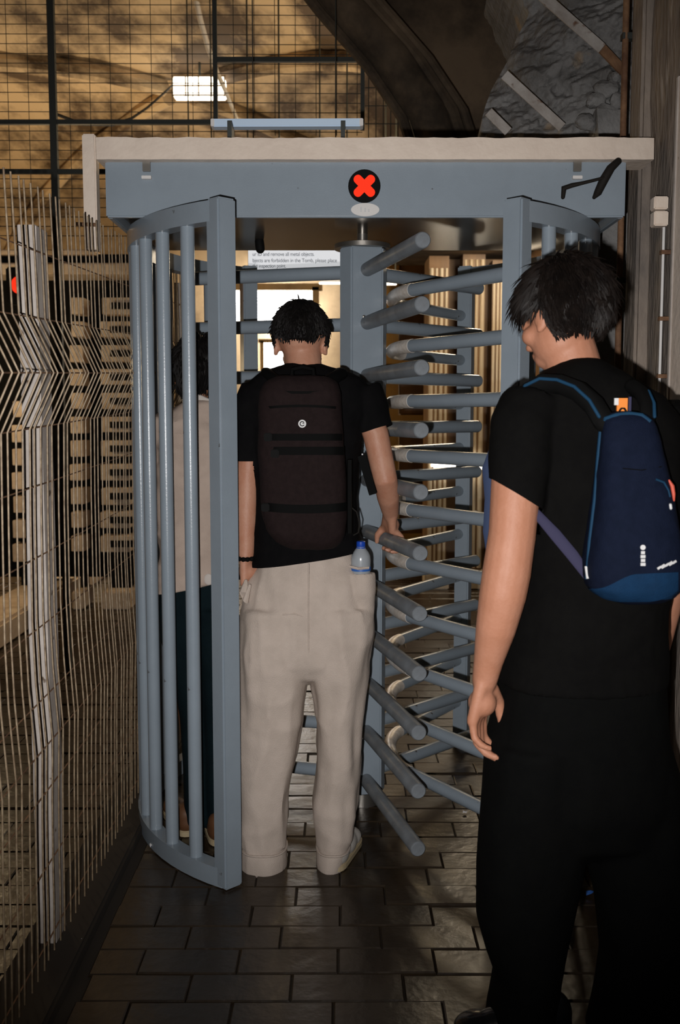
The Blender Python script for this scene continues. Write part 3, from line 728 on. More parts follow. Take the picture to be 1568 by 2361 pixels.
# trousers
g = G()
rows(g, [(1262, 600, 816, .100), (1296, 592, 826, .108), (1318, 578, 846, .120), (1345, 564, 854, .130), (1400, 557, 856, .134), (1460, 556, 861, .136), (1515, 556, 855, .130), (1545, 575, 835, .105), (1562, 620, 795, .06)], YB)
rows(g, [(1400, 558, 706, .115), (1500, 556, 712, .118), (1560, 556, 705, .112), (1600, 556, 701, .108), (1650, 556, 694, .104), (1750, 557, 681, .098), (1850, 558, 663, .092), (1905, 557, 657, .092), (1945, 557, 657, .096), (1960, 555, 661, .099), (1996, 555, 662, .100)], 3.13, e=2.2)
rows(g, [(1400, 708, 857, .115), (1460, 712, 862, .120), (1560, 720, 847, .112), (1600, 723, 840, .104), (1650, 728, 834, .098), (1750, 731, 829, .090), (1850, 723, 825, .088), (1920, 731, 815, .088), (1945, 733, 807, .088), (1960, 730, 803, .09), (1994, 731, 790, .088)], 3.13, e=2.2)
g.tube([P(832, 1322, 3.082), P(832, 1360, 3.082), P(834, 1420, 3.10)], [.041, .041, .03], 20, round_ends=False)
me = remesh(g, .0075, 4, 'trousers')
def linen(c, k):
    q = Vector((c.x * 9, c.y * 9, c.z * 2.2)); w = noise.noise(q) + 0.6 * noise.noise(q * 2.3 + Vector((3, 1, 2)))
    v = 0.016 * (0.42 - abs(w))
    d = Vector((c.x * 5 + c.z * 5, c.y * 4, c.z * 6 - c.x * 4)); v += 0.012 * (0.4 - abs(noise.noise(d)))
    z = P(0, 1950, 3.1).z
    return v * (0.35 if c.z < z else 1.0)
displace(me, linen)
cut(me, P(700, 1268, 3.15), (0, 0, 1))
o = link('trousers', me, M['linen'], pB); solid(o, .003)
# seams, hem line and pocket edges on the trousers
def seam(name, pts, r, parent, m=None): return G().tube(pts, r, 6).obj(name, m or M['linen'], parent)
seam('seat_seam', [P(712, 1300, 3.012), P(711, 1400, 3.004), P(712, 1500, 3.012), P(713, 1548, 3.02)], .0022, o)
seam('pocket_welt', [P(650, 1417, 3.012), P(678, 1415, 3.008), P(702, 1421, 3.012)], .0030, o)
seam('pocket_lip', [P(806, 1306, 3.05), P(826, 1311, 3.035), P(850, 1309, 3.055)], .0045, o)
G().tube([P(567, 1340, 3.07), P(563, 1365, 3.06), P(566, 1385, 3.06), P(576, 1350, 3.05)], [.006, .016, .012, .005], 8, round_ends=True).obj('pocket_flap', M['linen'], o)
for (a, b, y) in ((557, 661, 1948), (731, 806, 1948)):
    A, B = P(a, y, 3.12), P(b, y, 3.12); c = (A + B) / 2; rx = (B - A).length / 2 + .001
    pts = [c + Vector((rx * math.cos(t), 0.096 * math.sin(t), 0.003 * math.sin(3 * t))) for t in np.linspace(0, 2 * PI, 30)]
    seam('hem_fold', pts, .0035, o)
shoe('shoe', (P(610, 1990, 3.1).x, 3.04, 0), math.radians(6), M['shoe_w'], M['sole'], parent=pB)
shoe('shoe', (P(768, 1990, 3.1).x, 3.05, 0), math.radians(-14), M['shoe_w'], M['sole'], parent=pB)
# wrist band
wb_ = G()
for k in range(14):
    t = 2 * PI * k / 14; wb_.ell(P(568, 1284, 3.112) + Vector((.031 * math.cos(t), .031 * math.sin(t), .004 * math.sin(t))), (.0085,) * 3, None, 8, 6)
me = remesh(wb_, .003, 2, 'wristband'); link('wristband', me, M['strap'], pB)

# ---- his backpack
bk = thing('backpack', 'slim dark brown roll-top backpack with a round pale badge on the man in beige trousers', 'backpack', P(697, 1100, 3.0))
g = G()
rows(g, [(868, 640, 752, .045), (882, 612, 778, .065), (905, 600, 787, .075), (960, 597, 788, .080), (1040, 597, 792, .082), (1110, 601, 799, .084), (1180, 606, 800, .086), (1225, 618, 797, .082), (1248, 640, 788, .07), (1262, 668, 770, .05)], 2.97, e=3.6)
me = remesh(g, .0075, 5, 'pack'); displace(me, folds(0.005, 7, 6, 0.0008, 5.0)); pk = link('pack_body', me, M['pack'], bk)
def band(name, y0, y1, xa, xb, Yf, m, parent, th=.006, bow=.012, sag=0):
    """a strap across the pack, y0..y1 in the photograph"""
    n = 14; vs = []
    for i in range(n + 1):
        t = i / n; x = xa + (xb - xa) * t; yy = Yf + bow * (2 * t - 1) ** 2 + 0.03 * max(0, abs(2 * t - 1) - .82) / .18
        sg_ = sag * (1 - (2 * t - 1) ** 2)
        for py, dy in ((y0 + sg_, 0), (y1 + sg_, 0), (y1 + sg_, th), (y0 + sg_, th)):
            p = P(x, py, yy + dy); vs.append(p)
    fs = [tuple(i * 4 + q for q in f) for i in range(n) for f in ((0, 1, 5, 4), (1, 2, 6, 5), (2, 3, 7, 6), (3, 0, 4, 7))] + [(3, 2, 1, 0), (n * 4, n * 4 + 1, n * 4 + 2, n * 4 + 3)]
    return G().add(vs, fs).obj(name, m, parent)
band('compression_strap', 1000, 1016, 602, 790, 2.884, M['strap'], bk)
band('compression_strap', 1030, 1049, 606, 794, 2.883, M['strap'], bk)
band('compression_strap', 1158, 1178, 606, 800, 2.880, M['strap'], bk, sag=6)
band('lid_edge', 938, 944, 604, 784, 2.886, M['strap'], bk, sag=-5)
band('lid_edge', 898, 904, 622, 770, 2.893, M['strap'], bk, sag=4)
band('side_panel', 1060, 1230, 800, 812, 2.93, M['strap'], bk, th=.05, bow=0)
for (x, y) in ((618, 1008), (634, 1046), (612, 1170)): 
    c = P(x, y, 2.882); G().box((c.x - .012, c.y - .006, c.z - .012), (c.x + .012, c.y + .006, c.z + .012)).obj('buckle', M['black'], bk, bevel=.003)
c = P(697, 977, 2.886)
bg = G().tube([c + Vector((0, .004, 0)), c - Vector((0, .004, 0))], .0115, 24).obj('badge', M['reflect'], bk); bg['label'] = 'round pale badge'
ar_ = [c + Vector((.0062 * math.cos(t), -.0045, .0062 * math.sin(t))) for t in np.linspace(.7, 2 * PI - .5, 16)]
G().tube(ar_, .0014, 6).obj('badge_mark', M['strap'], bg); G().tube([c + Vector((.0062, -.0045, .002)), c + Vector((.001, -.0045, .001))], .0013, 6).obj('badge_mark', M['strap'], bg)
for xs in ((640, 618, 606), (756, 786, 800)):
    G().tube([P(xs[0], 880, 2.99), P(xs[1], 862, 3.06), P(xs[1], 858, 3.14), P(xs[2], 890, 3.25), P(xs[2], 1000, 3.285), P(xs[2], 1120, 3.27)], .022, 12, flat=((0.2, .7, .7), .4), round_ends=True).obj('shoulder_strap', M['strap'], bk)
G().tube([P(672, 872, 2.97), P(674, 852, 2.98), P(698, 846, 2.985), P(722, 852, 2.98), P(724, 872, 2.97)], .007, 10, round_ends=True).obj('grab_handle', M['strap'], bk)
G().bar(P(833, 1050, 3.02), P(860, 1140, 3.02), .024, .008, (0, 1, 0)).obj('loose_strap', M['strap'], bk, bevel=.001)
G().bar(P(835, 1046, 3.03), P(842, 1068, 3.03), .004, .008, (0, 1, 0)).obj('strap_edge', M['reflect'], bk)
G().tube([P(808, 1168, 2.99), P(822, 1180, 2.985), P(829, 1205, 2.985), P(826, 1228, 2.985), P(815, 1234, 2.99)], .0022, 8).obj('drawcord', M['cable'], bk)
# ---- bottle in his hip pocket
c = P(832, 1290, 3.075)
bo = thing('water_bottle', 'clear plastic bottle with blue cap tucked in the hip pocket of the beige trousers', 'bottle', c - Vector((0, 0, .06)))
prof = [(-.095, .024), (-.09, .029), (-.02, .0305), (.0, .031), (.012, .0295), (.024, .024), (.034, .016), (.04, .0125), (.046, .012)]
G().tube([c + Vector((0, 0, z)) for z, r in prof], [r for z, r in prof], 28).obj('bottle_body', M['bottle'], bo)
G().tube([c + Vector((0, 0, .0405)), c + Vector((0, 0, .043)), c + Vector((0, 0, .056)), c + Vector((0, 0, .058))], [.0135, .0142, .0138, .011], 24).obj('cap', M['blue_cap'], bo)
G().tube([c + Vector((0, 0, .036)), c + Vector((0, 0, .039))], .0150, 24).obj('neck_ring', M['blue_cap'], bo)
G().tube([c + Vector((0, 0, -.034)), c + Vector((0, 0, -.021))], .0314, 28, cap=False).obj('label_band', M['label_b'], bo)

# ---- the man inside the cage on the far side of the bars
YC = 3.38
pC = thing('person', 'dark-haired man in pale beige shirt and dark teal trousers behind the cage bars', 'person', (P(450, 1900, YC).x, YC, 0))
cC = P(458, 858, YC + .02); RC = rot_zx(math.radians(18), math.radians(-6))
g = G(); head(g, cC, RC)
g.tube([P(468, 960, YC), P(466, 920, YC), P(462, 870, YC + .01)], [.062, .055, .054], 18, round_ends=True)
rows(g, [(935, 420, 500, .06), (980, 395, 520, .09), (1150, 390, 520, .09), (1330, 390, 525, .09)], YC)
for sx, xs in ((-1, (398, 388, 396)), (1, (515, 522, 512))):
    g.tube([P(xs[0], 985, YC), P(xs[1], 1130, YC + .02), P(xs[2], 1265, YC + .10)], [.045, .038, .028], 14, round_ends=True)
    hand(g, P(xs[2], 1265, YC + .10), (0, .35, -1), (-sx * .6, .8, .2), (-sx, -.2, 0), [((.3, .4, .3))] * 4)
g.tube([P(425, 1390, YC), P(445, 1630, YC), P(462, 1850, YC)], [.07, .055, .042], 14, round_ends=True)
g.tube([P(490, 1390, YC), P(500, 1630, YC), P(512, 1850, YC - .02)], [.07, .055, .042], 14, round_ends=True)
bC = link('body', remesh(g, .008, 3, 'person_body'), M['skin_brown'], pC)
eyes(cC, RC, pC)
hair_shell('hair', cC, RC, M['hair_black'], pC, 0.016, lambda p: (p.z > 0.03 + 0.3 * max(0, p.y - .03)) if p.y > 0.03 else p.z > -0.072, 900, lambda p: 0.03, 0.6, lambda p: p - Vector((0, -.04, .1)), 8, width=.0026)
g = G()
rows(g, [(918, 432, 505, .05), (932, 405, 520, .075), (950, 384, 530, .092), (985, 374, 534, .105), (1050, 368, 538, .112), (1150, 367, 540, .114), (1250, 366, 541, .116), (1320, 366, 541, .12), (1390, 366, 541, .122)], YC)
for xs in ((392, 382, 392), (520, 528, 516)):
    g.tube([P(xs[0], 965, YC), P(xs[1], 1120, YC + .02), P(xs[2], 1250, YC + .10)], [.058, .050, .042], 16)
me = remesh(g, .009, 5, 'shirt'); displace(me, folds(0.020, 5, 9, 0.0, 2.0))
a, b = P(366, 1372, YC - .1), P(503, 1344, YC - .1); nrm = (b - a).cross(Vector((0, 1, 0))).normalized(); nrm = -nrm if nrm.z > 0 else nrm
cut(me, a, nrm)
o = link('shirt', me, M['shirt'], pC); solid(o, .003)
G().tube([P(432, 928, YC - .03), P(458, 920, YC - .062), P(490, 936, YC - .066), P(515, 952, YC - .05)], [.010, .016, .018, .014], 10, flat=((0, 1, 0), .5), round_ends=True).obj('shirt_collar', M['collar'], o)
G().ell(P(481, 1336, YC - .125), (.016, .004, .019)).obj('shirt_patch', M['collar'], o)
g = G()
rows(g, [(1325, 372, 536, .105), (1400, 370, 538, .112), (1470, 372, 538, .112), (1540, 392, 536, .09)], YC)
rows(g, [(1400, 370, 460, .10), (1480, 378, 470, .10), (1560, 402, 484, .095), (1640, 418, 492, .085), (1760, 426, 496, .08), (1850, 428, 498, .078), (1890, 430, 498, .076)], YC)
rows(g, [(1400, 450, 538, .10), (1560, 466, 538, .095), (1760, 476, 540, .08), (1925, 484, 542, .078)], YC - .03)
me = remesh(g, .009, 5, 'trousers'); displace(me, folds(0.008, 5, 3, 0.0, 6.0)); link('trousers', me, M['teal'], pC)
shoe('shoe', (P(438, 1900, 3.36).x, 3.32, 0), math.radians(22), M['shoe_b'], M['sole'], parent=pC)
shoe('shoe', (P(508, 1950, 3.25).x, 3.24, 0), math.radians(12), M['shoe_b'], M['sole'], parent=pC)

# ---- the nearest man, in black, walking towards the turnstile
YD = 2.22
pD = thing('person', 'nearest man in black tee and wide black trousers wearing a navy rucksack', 'person', (P(1340, 2300, YD).x, YD, 0))
cD = P(1297, 720, YD + .01); RD = rot_zx(math.radians(36), math.radians(-14), math.radians(3))
g = G(); head(g, cD, RD, 1.0)
g.tube([P(1335, 900, YD + .02), P(1322, 850, YD + .015), P(1302, 770, YD + .02)], [.072, .062, .058], 20, round_ends=True)
rows(g, [(865, 1290, 1400, .06), (900, 1255, 1470, .085), (960, 1250, 1510, .10), (1100, 1285, 1520, .10), (1300, 1280, 1520, .105), (1500, 1190, 1490, .125), (1640, 1170, 1490, .125)], YD)
SH = P(1215, 985, 2.15); EB = P(1164, 1338, 2.10); WD = P(1117, 1572, 2.14)
g.tube([SH, P(1190, 1110, 2.12), P(1181, 1230, 2.105), P(1168, 1320, 2.10), P(1159, 1372, 2.10), P(1143, 1450, 2.11), P(1126, 1525, 2.13), WD], [.052, .0535, .0505, .052, .0505, .0435, .0325, .0275], 18, round_ends=True)
hand(g, WD, (-0.16, .08, -1), (0.48, 0.86, 0.05), (0.86, -0.48, -.1), [(.22, .62, .38), (.26, .66, .42), (.30, .70, .45), (.34, .72, .45)], 0.8, 1.06, 0.35)
SR2 = P(1530, 990, 2.28)
g.tube([SR2, SR2 + Vector((.05, .04, -.30)), SR2 + Vector((.05, .14, -.54))], [.055, .045, .028], 14, round_ends=True)
hand(g, SR2 + Vector((.05, .14, -.54)), (0, .2, -1), (-.3, .95, .1), (-.95, -.3, 0), [(.3, .5, .35)] * 4)
for xs in ((1240, 1230, 1215), (1430, 1465, 1480)):
    g.tube([P(xs[0], 1650, YD), P(xs[1], 2000, YD), P(xs[2], 2330, YD)], [.085, .06, .045], 16, round_ends=True)
bD = link('body', remesh(g, .0048, 3, 'person_body'), M['skin'], pD)
eyes(cD, RD, pD, 1.0)
def keepD(p):
    if p.y > 0.035: return p.z > 0.030 + 0.2 * max(0, p.y - .05)
    if p.y > -0.02: return p.z > (-0.008 if abs(p.x) > 0.05 else 0.0)
    return p.z > -0.070
def flowD(p):
    if p.y > -0.02: return Vector((0, 0.8, -0.55)) + Vector((p.x * 4, 0, 0))
    return (p - Vector((0, -0.02, 0.12))) + Vector((0, -.03, -0.05))
hD = hair_shell('hair', cD, RD, M['hair'], pD, 0.016, keepD, 4200, lambda p: (0.050 if p.y > 0.0 else 0.036) if p.z > 0.03 else (0.024 if p.z > -0.03 else 0.014), 0.08, flowD, 5, 1.0, width=.0022, nz=.011)
# tee shirt
g = G()
rows(g, [(832, 1300, 1376, .05), (845, 1276, 1400, .068), (862, 1252, 1432, .085), (885, 1215, 1474, .102), (915, 1188, 1520, .118), (960, 1172, 1556, .128), (1030, 1172, 1572, .138), (1110, 1180, 1574, .142), (1200, 1200, 1570, .145), (1300, 1200, 1552, .146), (1400, 1185, 1532, .15), (1480, 1165, 1530, .15), (1570, 1150, 1532, .155)], YD)
g.tube([P(1232, 935, 2.17), P(1205, 985, 2.145), P(1197, 1060, 2.125), P(1190, 1150, 2.115), P(1188, 1180, 2.112)], [.070, .069, .064, .060, .060], 22)
g.tube([SR2 + Vector((-.03, 0, .04)), SR2 + Vector((.03, .02, -.10)), SR2 + Vector((.05, .04, -.20))], [.07, .066, .06], 20)
me = remesh(g, .0075, 6, 'tee'); displace(me, folds(0.008, 4.5, 5, 0.001, 3.0))
a, b = P(1134, 1104, 2.08), P(1243, 1168, 2.08); nrm = (b - a).cross(Vector((0, 1, 0))).normalized(); nrm = -nrm if nrm.z > 0 else nrm
lim = P(1262, 1150, 2.1).x
cut(me, a, nrm, lambda q: (Vector((q.x, q.y)) - Vector((P(1189, 1150, 2.112).x, 2.112))).length < 0.064 and q.x < P(1250, 1150, 2.11).x and q.z > P(1190, 1240, 2.1).z)
o = link('tee_shirt', me, M['tee'], pD); solid(o, .003)
# trousers
g = G()
rows(g, [(1440, 1190, 1512, .13), (1560, 1160, 1528, .148), (1700, 1124, 1536, .15), (1840, 1116, 1548, .145), (1920, 1130, 1540, .12), (1960, 1180, 1500, .06)], YD)
rows(g, [(1700, 1120, 1338, .135), (1830, 1114, 1345, .13), (1940, 1106, 1345, .125), (2000, 1102, 1340, .122), (2110, 1100, 1318, .118), (2180, 1120, 1302, .115), (2240, 1144, 1287, .115), (2330, 1126, 1277, .118), (2388, 1122, 1276, .12)], 2.2, e=2.2)
rows(g, [(1700, 1338, 1538, .13), (1940, 1345, 1600, .125), (2060, 1374, 1612, .12), (2200, 1386, 1605, .118), (2290, 1372, 1600, .118), (2388, 1352, 1600, .12)], 2.24, e=2.2)
me = remesh(g, .009, 5, 'trousers'); displace(me, folds(0.007, 5, 2.5, 0.0, 9.0)); link('trousers', me, M['trousers_black'], pD)
shoe('shoe', (P(1045, 2395, 2.14).x + .268, 2.15, 0), math.radians(84), M['shoe'], M['black'], parent=pD, h=1.35)
shoe('shoe', (P(1485, 2395, 2.22).x, 2.17, 0), math.radians(-4), M['shoe'], M['black'], parent=pD)

# ---- his navy rucksack
rk2 = thing('rucksack', 'small navy blue rucksack with petrol blue base and orange tag on the nearest man', 'backpack', P(1455, 1170, 2.05))
YK = 2.045
prow = [(950, 1415, 1472, .020), (956, 1398, 1488, .032), (972, 1387, 1503, .042), (1010, 1382, 1516, .052), (1080, 1376, 1533, .062), (1150, 1370, 1547, .070), (1230, 1359, 1559, .080), (1290, 1350, 1565, .084), (1325, 1349, 1566, .084), (1350, 1355, 1560, .080), (1368, 1375, 1548, .070), (1380, 1405, 1526, .052), (1386, 1430, 1500, .035)]
g = G(); rows(g, prow, YK, 40, 3.0)
me = remesh(g, .005, 4, 'sack'); displace(me, folds(0.0035, 9, 5, 0.0006, 12.0)); link('sack_body', me, M['navy'], rk2)
from mathutils.bvhtree import BVHTree
bvh = BVHTree.FromPolygons([v.co.copy() for v in me.vertices], [tuple(p.vertices) for p in me.polygons])
def on_sack(px, py, out=0.0):
    """the point of the sack's own surface seen at that pixel, raised by out along the surface"""
    o = Vector((0, 0, EYE)); q = P(px, py, YK); h = bvh.ray_cast(o, (q - o).normalized())
    if h[0] is None: h = bvh.find_nearest(q)
    return h[0] + h[1] * out * (1 if h[1].dot(q - o) < 0.02 else -1)
def wave(px):
    t = min(1, max(0, (px - 1378) / 92)); return 1356 - 33 * (3 * t * t - 2 * t ** 3) - 4 * max(0, px - 1470) / 90
g = G(); NU, NV = 44, 14; vs = []
for i in range(NU + 1):
    px = 1353 + 209 * i / NU
    bot = 1386 - 34 * abs((px - 1462) / 108) ** 3.2
    for j in range(NV + 1): py = wave(px) + max(2, bot - wave(px)) * j / NV; vs.append(on_sack(px, min(py, 1385.5), .0025))
g.add(vs, [(i * (NV + 1) + j, (i + 1) * (NV + 1) + j, (i + 1) * (NV + 1) + j + 1, i * (NV + 1) + j + 1) for i in range(NU) for j in range(NV)])
o = g.obj('base_panel', M['bluebase'], rk2, fix=False); o['label'] = 'petrol blue base panel'
g = G(); rows(g, [(y, a - .8, b + .8, r + .0012) for y, a, b, r in prow if y >= 1350], YK, 40, 3.0); g.obj('base_underside', M['bluebase'], rk2)
G().tube([on_sack(1353, 1335, 0), on_sack(1360, 1250, 0), on_sack(1372, 1150, 0), on_sack(1379, 1060, 0), on_sack(1386, 985, .0), on_sack(1398, 966, .002), on_sack(1420, 957, .0), on_sack(1450, 953, .0), on_sack(1480, 957, .0), on_sack(1500, 972, .0)], .0042, 8).obj('piping', M['piping'], rk2)
G().tube([on_sack(1512, 1105, .0), on_sack(1530, 1112, .001), on_sack(1541, 1130, .0), on_sack(1545, 1146, .0)], .0022, 8).obj('zip_piping', M['piping'], rk2)
G().tube([on_sack(1542, 1108, .001), on_sack(1546, 1122, .004), on_sack(1549, 1140, .004), on_sack(1553, 1154, .001)], [.002, .0042, .0036, .002], 10, round_ends=True).obj('zip_pull', M['coral'], rk2)
G().tube([on_sack(1545, 1164, .001), on_sack(1546, 1172, .001)], .003, 8, round_ends=True).obj('zip_tip', M['reflect'], rk2)
G().tube([on_sack(1436, 1080, .0005), on_sack(1480, 1084, .0005), on_sack(1525, 1076, .0005)], .0012, 6).obj('zip_seam', M['strap'], rk2)
# pale woven marks, too small to read
G().tube([on_sack(1482, 1262, .0), on_sack(1482, 1262, .0025)], .0052, 16).obj('print_mark', M['reflect'], rk2)
for k, (y, h, w) in enumerate(((1274, 7, 4.5), (1283, 7, 5.5), (1292, 7, 4.8), (1301, 7, 5.5))):
    a, b = on_sack(1482 - w, y + h / 2, .0015), on_sack(1482 + w, y - h / 2, .0015); G().box((a.x, a.y - .001, a.z), (b.x, a.y + .003, b.z)).obj('print_mark', M['reflect'], rk2)
for k in range(5):
    x = 1514 + 8.5 * k; a, b = on_sack(x, 1311 - k * 3.2, .004), on_sack(x + 8, 1309 - (k + 1) * 3.2, .004); G().bar(a, b, .0065 if k % 2 else .0045, .002, (0, 1, 0)).obj('print_mark', M['reflect'], rk2)
G().bar(on_sack(1353, 1306, .001), on_sack(1357, 1334, .001), .007, .004, (0, 1, 0)).obj('side_tab', M['reflect'], rk2)
# orange tag above the top edge
a = P(1421, 948, 2.045); b = P(1446, 918, 2.045)
G().box((a.x, 2.04, a.z), (b.x, 2.046, b.z)).obj('brand_tag', M['orange'], rk2)['label'] = 'orange woven tag'
c_, d_ = P(1416, 934, 2.039), P(1426, 918, 2.039); G().box((c_.x, 2.037, c_.z), (d_.x, 2.041, d_.z)).obj('tag_fold', M['reflect'], rk2)
e_ = P(1436, 945, 2.038); G().tube([e_ + Vector((-.007, 0, -.003)), e_ + Vector((-.003, 0, .003)), e_ + Vector((.003, 0, .003)), e_ + Vector((.007, 0, -.003))], .0022, 6).obj('tag_mark', M['black'], rk2)
G().box((P(1447, 950, 2.05).x, 2.043, P(1447, 950, 2.05).z), (P(1454, 915, 2.05).x, 2.048, P(1454, 915, 2.05).z)).obj('tag_loop', M['purple'], rk2)
# shoulder straps
def strap(pts, w, m, edge=None):
    G().tube(pts, w, 10, flat=((0, 1, .35), .28), round_ends=True).obj('shoulder_strap', m, rk2)
    if edge: G().tube([Vector(p) + Vector(edge) for p in pts], .0036, 8, round_ends=True).obj('strap_piping', M['piping'], rk2)
strap([P(1392, 972, 2.035), P(1370, 935, 2.05), P(1335, 903, 2.075), P(1295, 887, 2.10), P(1255, 884, 2.12), P(1222, 900, 2.13), P(1196, 935, 2.18)], .022, M['strap'], (-.012, -.010, .010))
strap([P(1493, 965, 2.045), P(1492, 935, 2.06), P(1480, 908, 2.085), P(1458, 892, 2.11)], .016, M['strap'], (.012, -.008, .004))
G().tube([P(1355, 1328, 2.06), P(1320, 1280, 2.075), P(1280, 1232, 2.085), P(1244, 1192, 2.09), P(1225, 1170, 2.11)], [.010, .0125, .0125, .010, .008], 10, flat=((0, 1, 0), .25)).obj('lower_strap', M['purple'], rk2)
G().tube([P(1200, 925, 2.19), P(1172, 965, 2.25), P(1146, 1010, 2.30), P(1140, 1040, 2.31), P(1128, 1080, 2.29), P(1133, 1150, 2.29), P(1127, 1225, 2.29), P(1136, 1300, 2.29)], [.010, .012, .014, .014, .017, .016, .014, .012], 10, flat=((0.5, 1, 0), .3)).obj('front_strap', M['slate'], rk2)

# ================================================================== ON THE NEAR-SIDE WALL AND ABOVE THE CANOPY
for (py0, py1, nm, lb) in ((452, 482, 'junction_box', 'upper small cream box fixed to the weathered wall'), (486, 520, 'junction_box', 'lower small cream box fixed to the weathered wall')):
    a, b = P(1509, py0, 3.01), P(1532, py1, 3.01)
    t = thing(nm, lb, 'box', ((a.x + b.x) / 2, 3.01, b.z), 'cream wall boxes')
    G().box((a.x, 3.01, b.z), (b.x + .012, 3.05, a.z)).obj('box_body', M['cream'], t, bevel=.003)
    G().box((a.x + .002, 3.006, b.z + .003), (b.x - .002, 3.012, a.z - .003)).obj('box_lid', M['cream'], t, bevel=.002)
a, b = P(1531, 524, 3.02), P(1520, 905, 3.02)
t = thing('wall_conduit', 'thin pale conduit running down the wall below the cream boxes', 'pipe', b)
G().tube([a, (a + b) / 2, b], .0045, 10).obj('pipe', M['white'], t)
for f in (.15, .55, .9): q = a + (b - a) * f; G().box((q.x - .008, 3.012, q.z - .006), (q.x + .02, 3.03, q.z + .006)).obj('clip', M['rust'], t)
t = thing('pale_board', 'pale painted board standing upright against the weathered wall', 'board', (.99, 2.9, 1.44))
G().box((.972, 2.80, P(1550, 962, 2.9).z), (1.0, 2.968, 2.42)).obj('board', M['cream'], t, bevel=.003)
G().box((.968, 2.955, P(1550, 962, 2.9).z), (1.0, 2.972, 2.42)).obj('board_edge', M['post'], t, bevel=.002)
t = thing('rusty_pipe', 'thin rusty pipe running up the corner of the wall beside the canopy', 'pipe', (.955, 3.45, 0))
G().tube([(.952, 3.46, 0), (.956, 3.46, 1.5), (.952, 3.455, 2.6), (.955, 3.46, 4.3)], .011, 10).obj('pipe', M['rust'], t)
for z in (.8, 1.9, 2.7, 3.3): G().box((.94, 3.445, z), (1.0, 3.475, z + .02)).obj('clip', M['dark_steel'], t)
for k, (p, q, w, lb) in enumerate(((((1205, -50)), (1388, 112), .040, 'white angle iron brace with a rusty end, topmost over the canopy'), ((1163, 172), (1296, 294), .036, 'white angle iron brace, the middle one over the canopy'), ((1126, 258), (1172, 304), .034, 'short white angle iron brace just above the cream beam'))):
    A, B = P(*p, 3.90), P(*q, 3.90)
    t = thing('angle_brace', lb, 'brace', B, 'angle iron braces over the canopy')
    G().bar(A, B, w, .005, (0, 1, 0)).obj('flange', M['brace'], t)
    d = (B - A).normalized(); n = Vector((-d.z, 0, d.x)); n = n if n.z > 0 else -n
    G().bar(A + n * w * .48 + Vector((0, .018, 0)), B + n * w * .48 + Vector((0, .018, 0)), .004, .036, (0, 1, 0)).obj('flange', M['brace'], t)
    if k == 0: G().bar(B, P(1438, 165, 3.92), .034, .012, (0, 1, 0)).obj('rusty_end', M['rust'], t)['label'] = 'rusted end of the brace'
t = thing('hanging_cable', 'black cable hanging over the canopy end with a loose hooked tail', 'cable', P(1375, 452, 3.17))
G().tube([P(1425, 372, 3.15), P(1408, 388, 3.14), P(1392, 415, 3.14), P(1378, 445, 3.16), P(1370, 455, 3.17)], [.011, .013, .014, .012, .006], 12, round_ends=True).obj('cable_boot', M['cable'], t)
G().tube([P(1392, 410, 3.13), P(1370, 416, 3.13), P(1345, 422, 3.14), P(1318, 428, 3.15), P(1300, 434, 3.16), P(1298, 455, 3.17)], [.004, .0045, .005, .007, .009, .006], 10, round_ends=True).obj('cable_tail', M['cable'], t)
t = thing('hanging_weight', 'small black cylinder hanging on a pale rod below the canopy', 'weight', P(596, 578, 3.75))
a, b = P(598, 556, 3.75), P(600, 574, 3.75); G().tube([a, b], .017, 16, round_ends=True).obj('weight', M['black'], t)
G().tube([Vector((a.x - .004, 3.75, 2.097)), a], .005, 8).obj('rod', M['reflect'], t)

# ================================================================== SIGN IN THE HALL
YS = 5.05
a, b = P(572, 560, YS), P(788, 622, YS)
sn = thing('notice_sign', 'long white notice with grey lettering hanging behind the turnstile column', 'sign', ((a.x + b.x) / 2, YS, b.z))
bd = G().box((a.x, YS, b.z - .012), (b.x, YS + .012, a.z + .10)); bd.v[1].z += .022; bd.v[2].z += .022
bd.obj('sign_board', M['sign_glow'], sn, smooth=False)
def text(name, body, loc, size, m, parent, sx=1.0):
    cu = bpy.data.curves.new(name, 'FONT'); cu.body = body; cu.size = size; cu.extrude = .0006; cu.space_character = 0.93
    o = bpy.data.objects.new(name, cu); dg = bpy.context.evaluated_depsgraph_get(); COL.objects.link(o); dg.update()
    me = bpy.data.meshes.new_from_object(o.evaluated_get(bpy.context.evaluated_depsgraph_get())); bpy.data.objects.remove(o)
    me.transform(Matrix.Translation(loc) @ Matrix.Rotation(PI / 2, 4, 'X') @ Matrix.Diagonal((sx, 1, 1, 1)))
    return link(name, me, m, parent, smooth=False, fix=False)
pp = 2295 / YS
for body, px0, py, wpx in (('ur ID and remove all metal objects.', 582, 590, 140), ('bjects are forbidden in the Tomb, please place', 582, 604.5, 191), ('the inspection point.', 582, 617, 76)):
    q = P(px0, py, YS - .002); o = text('lettering', body, q, .026, M['ink'], sn)
    wd = max(v.co.x for v in o.data.vertices) - q.x; k = (wpx / pp) / wd
    for v in o.data.vertices: v.co.x = q.x + (v.co.x - q.x) * k
for z in (a.x + .03, b.x - .03): G().tube([(z, YS + .006, a.z + .09), (z, YS + .006, 4.3)], .003, 6).obj('hanger', M['dark_steel'], sn)

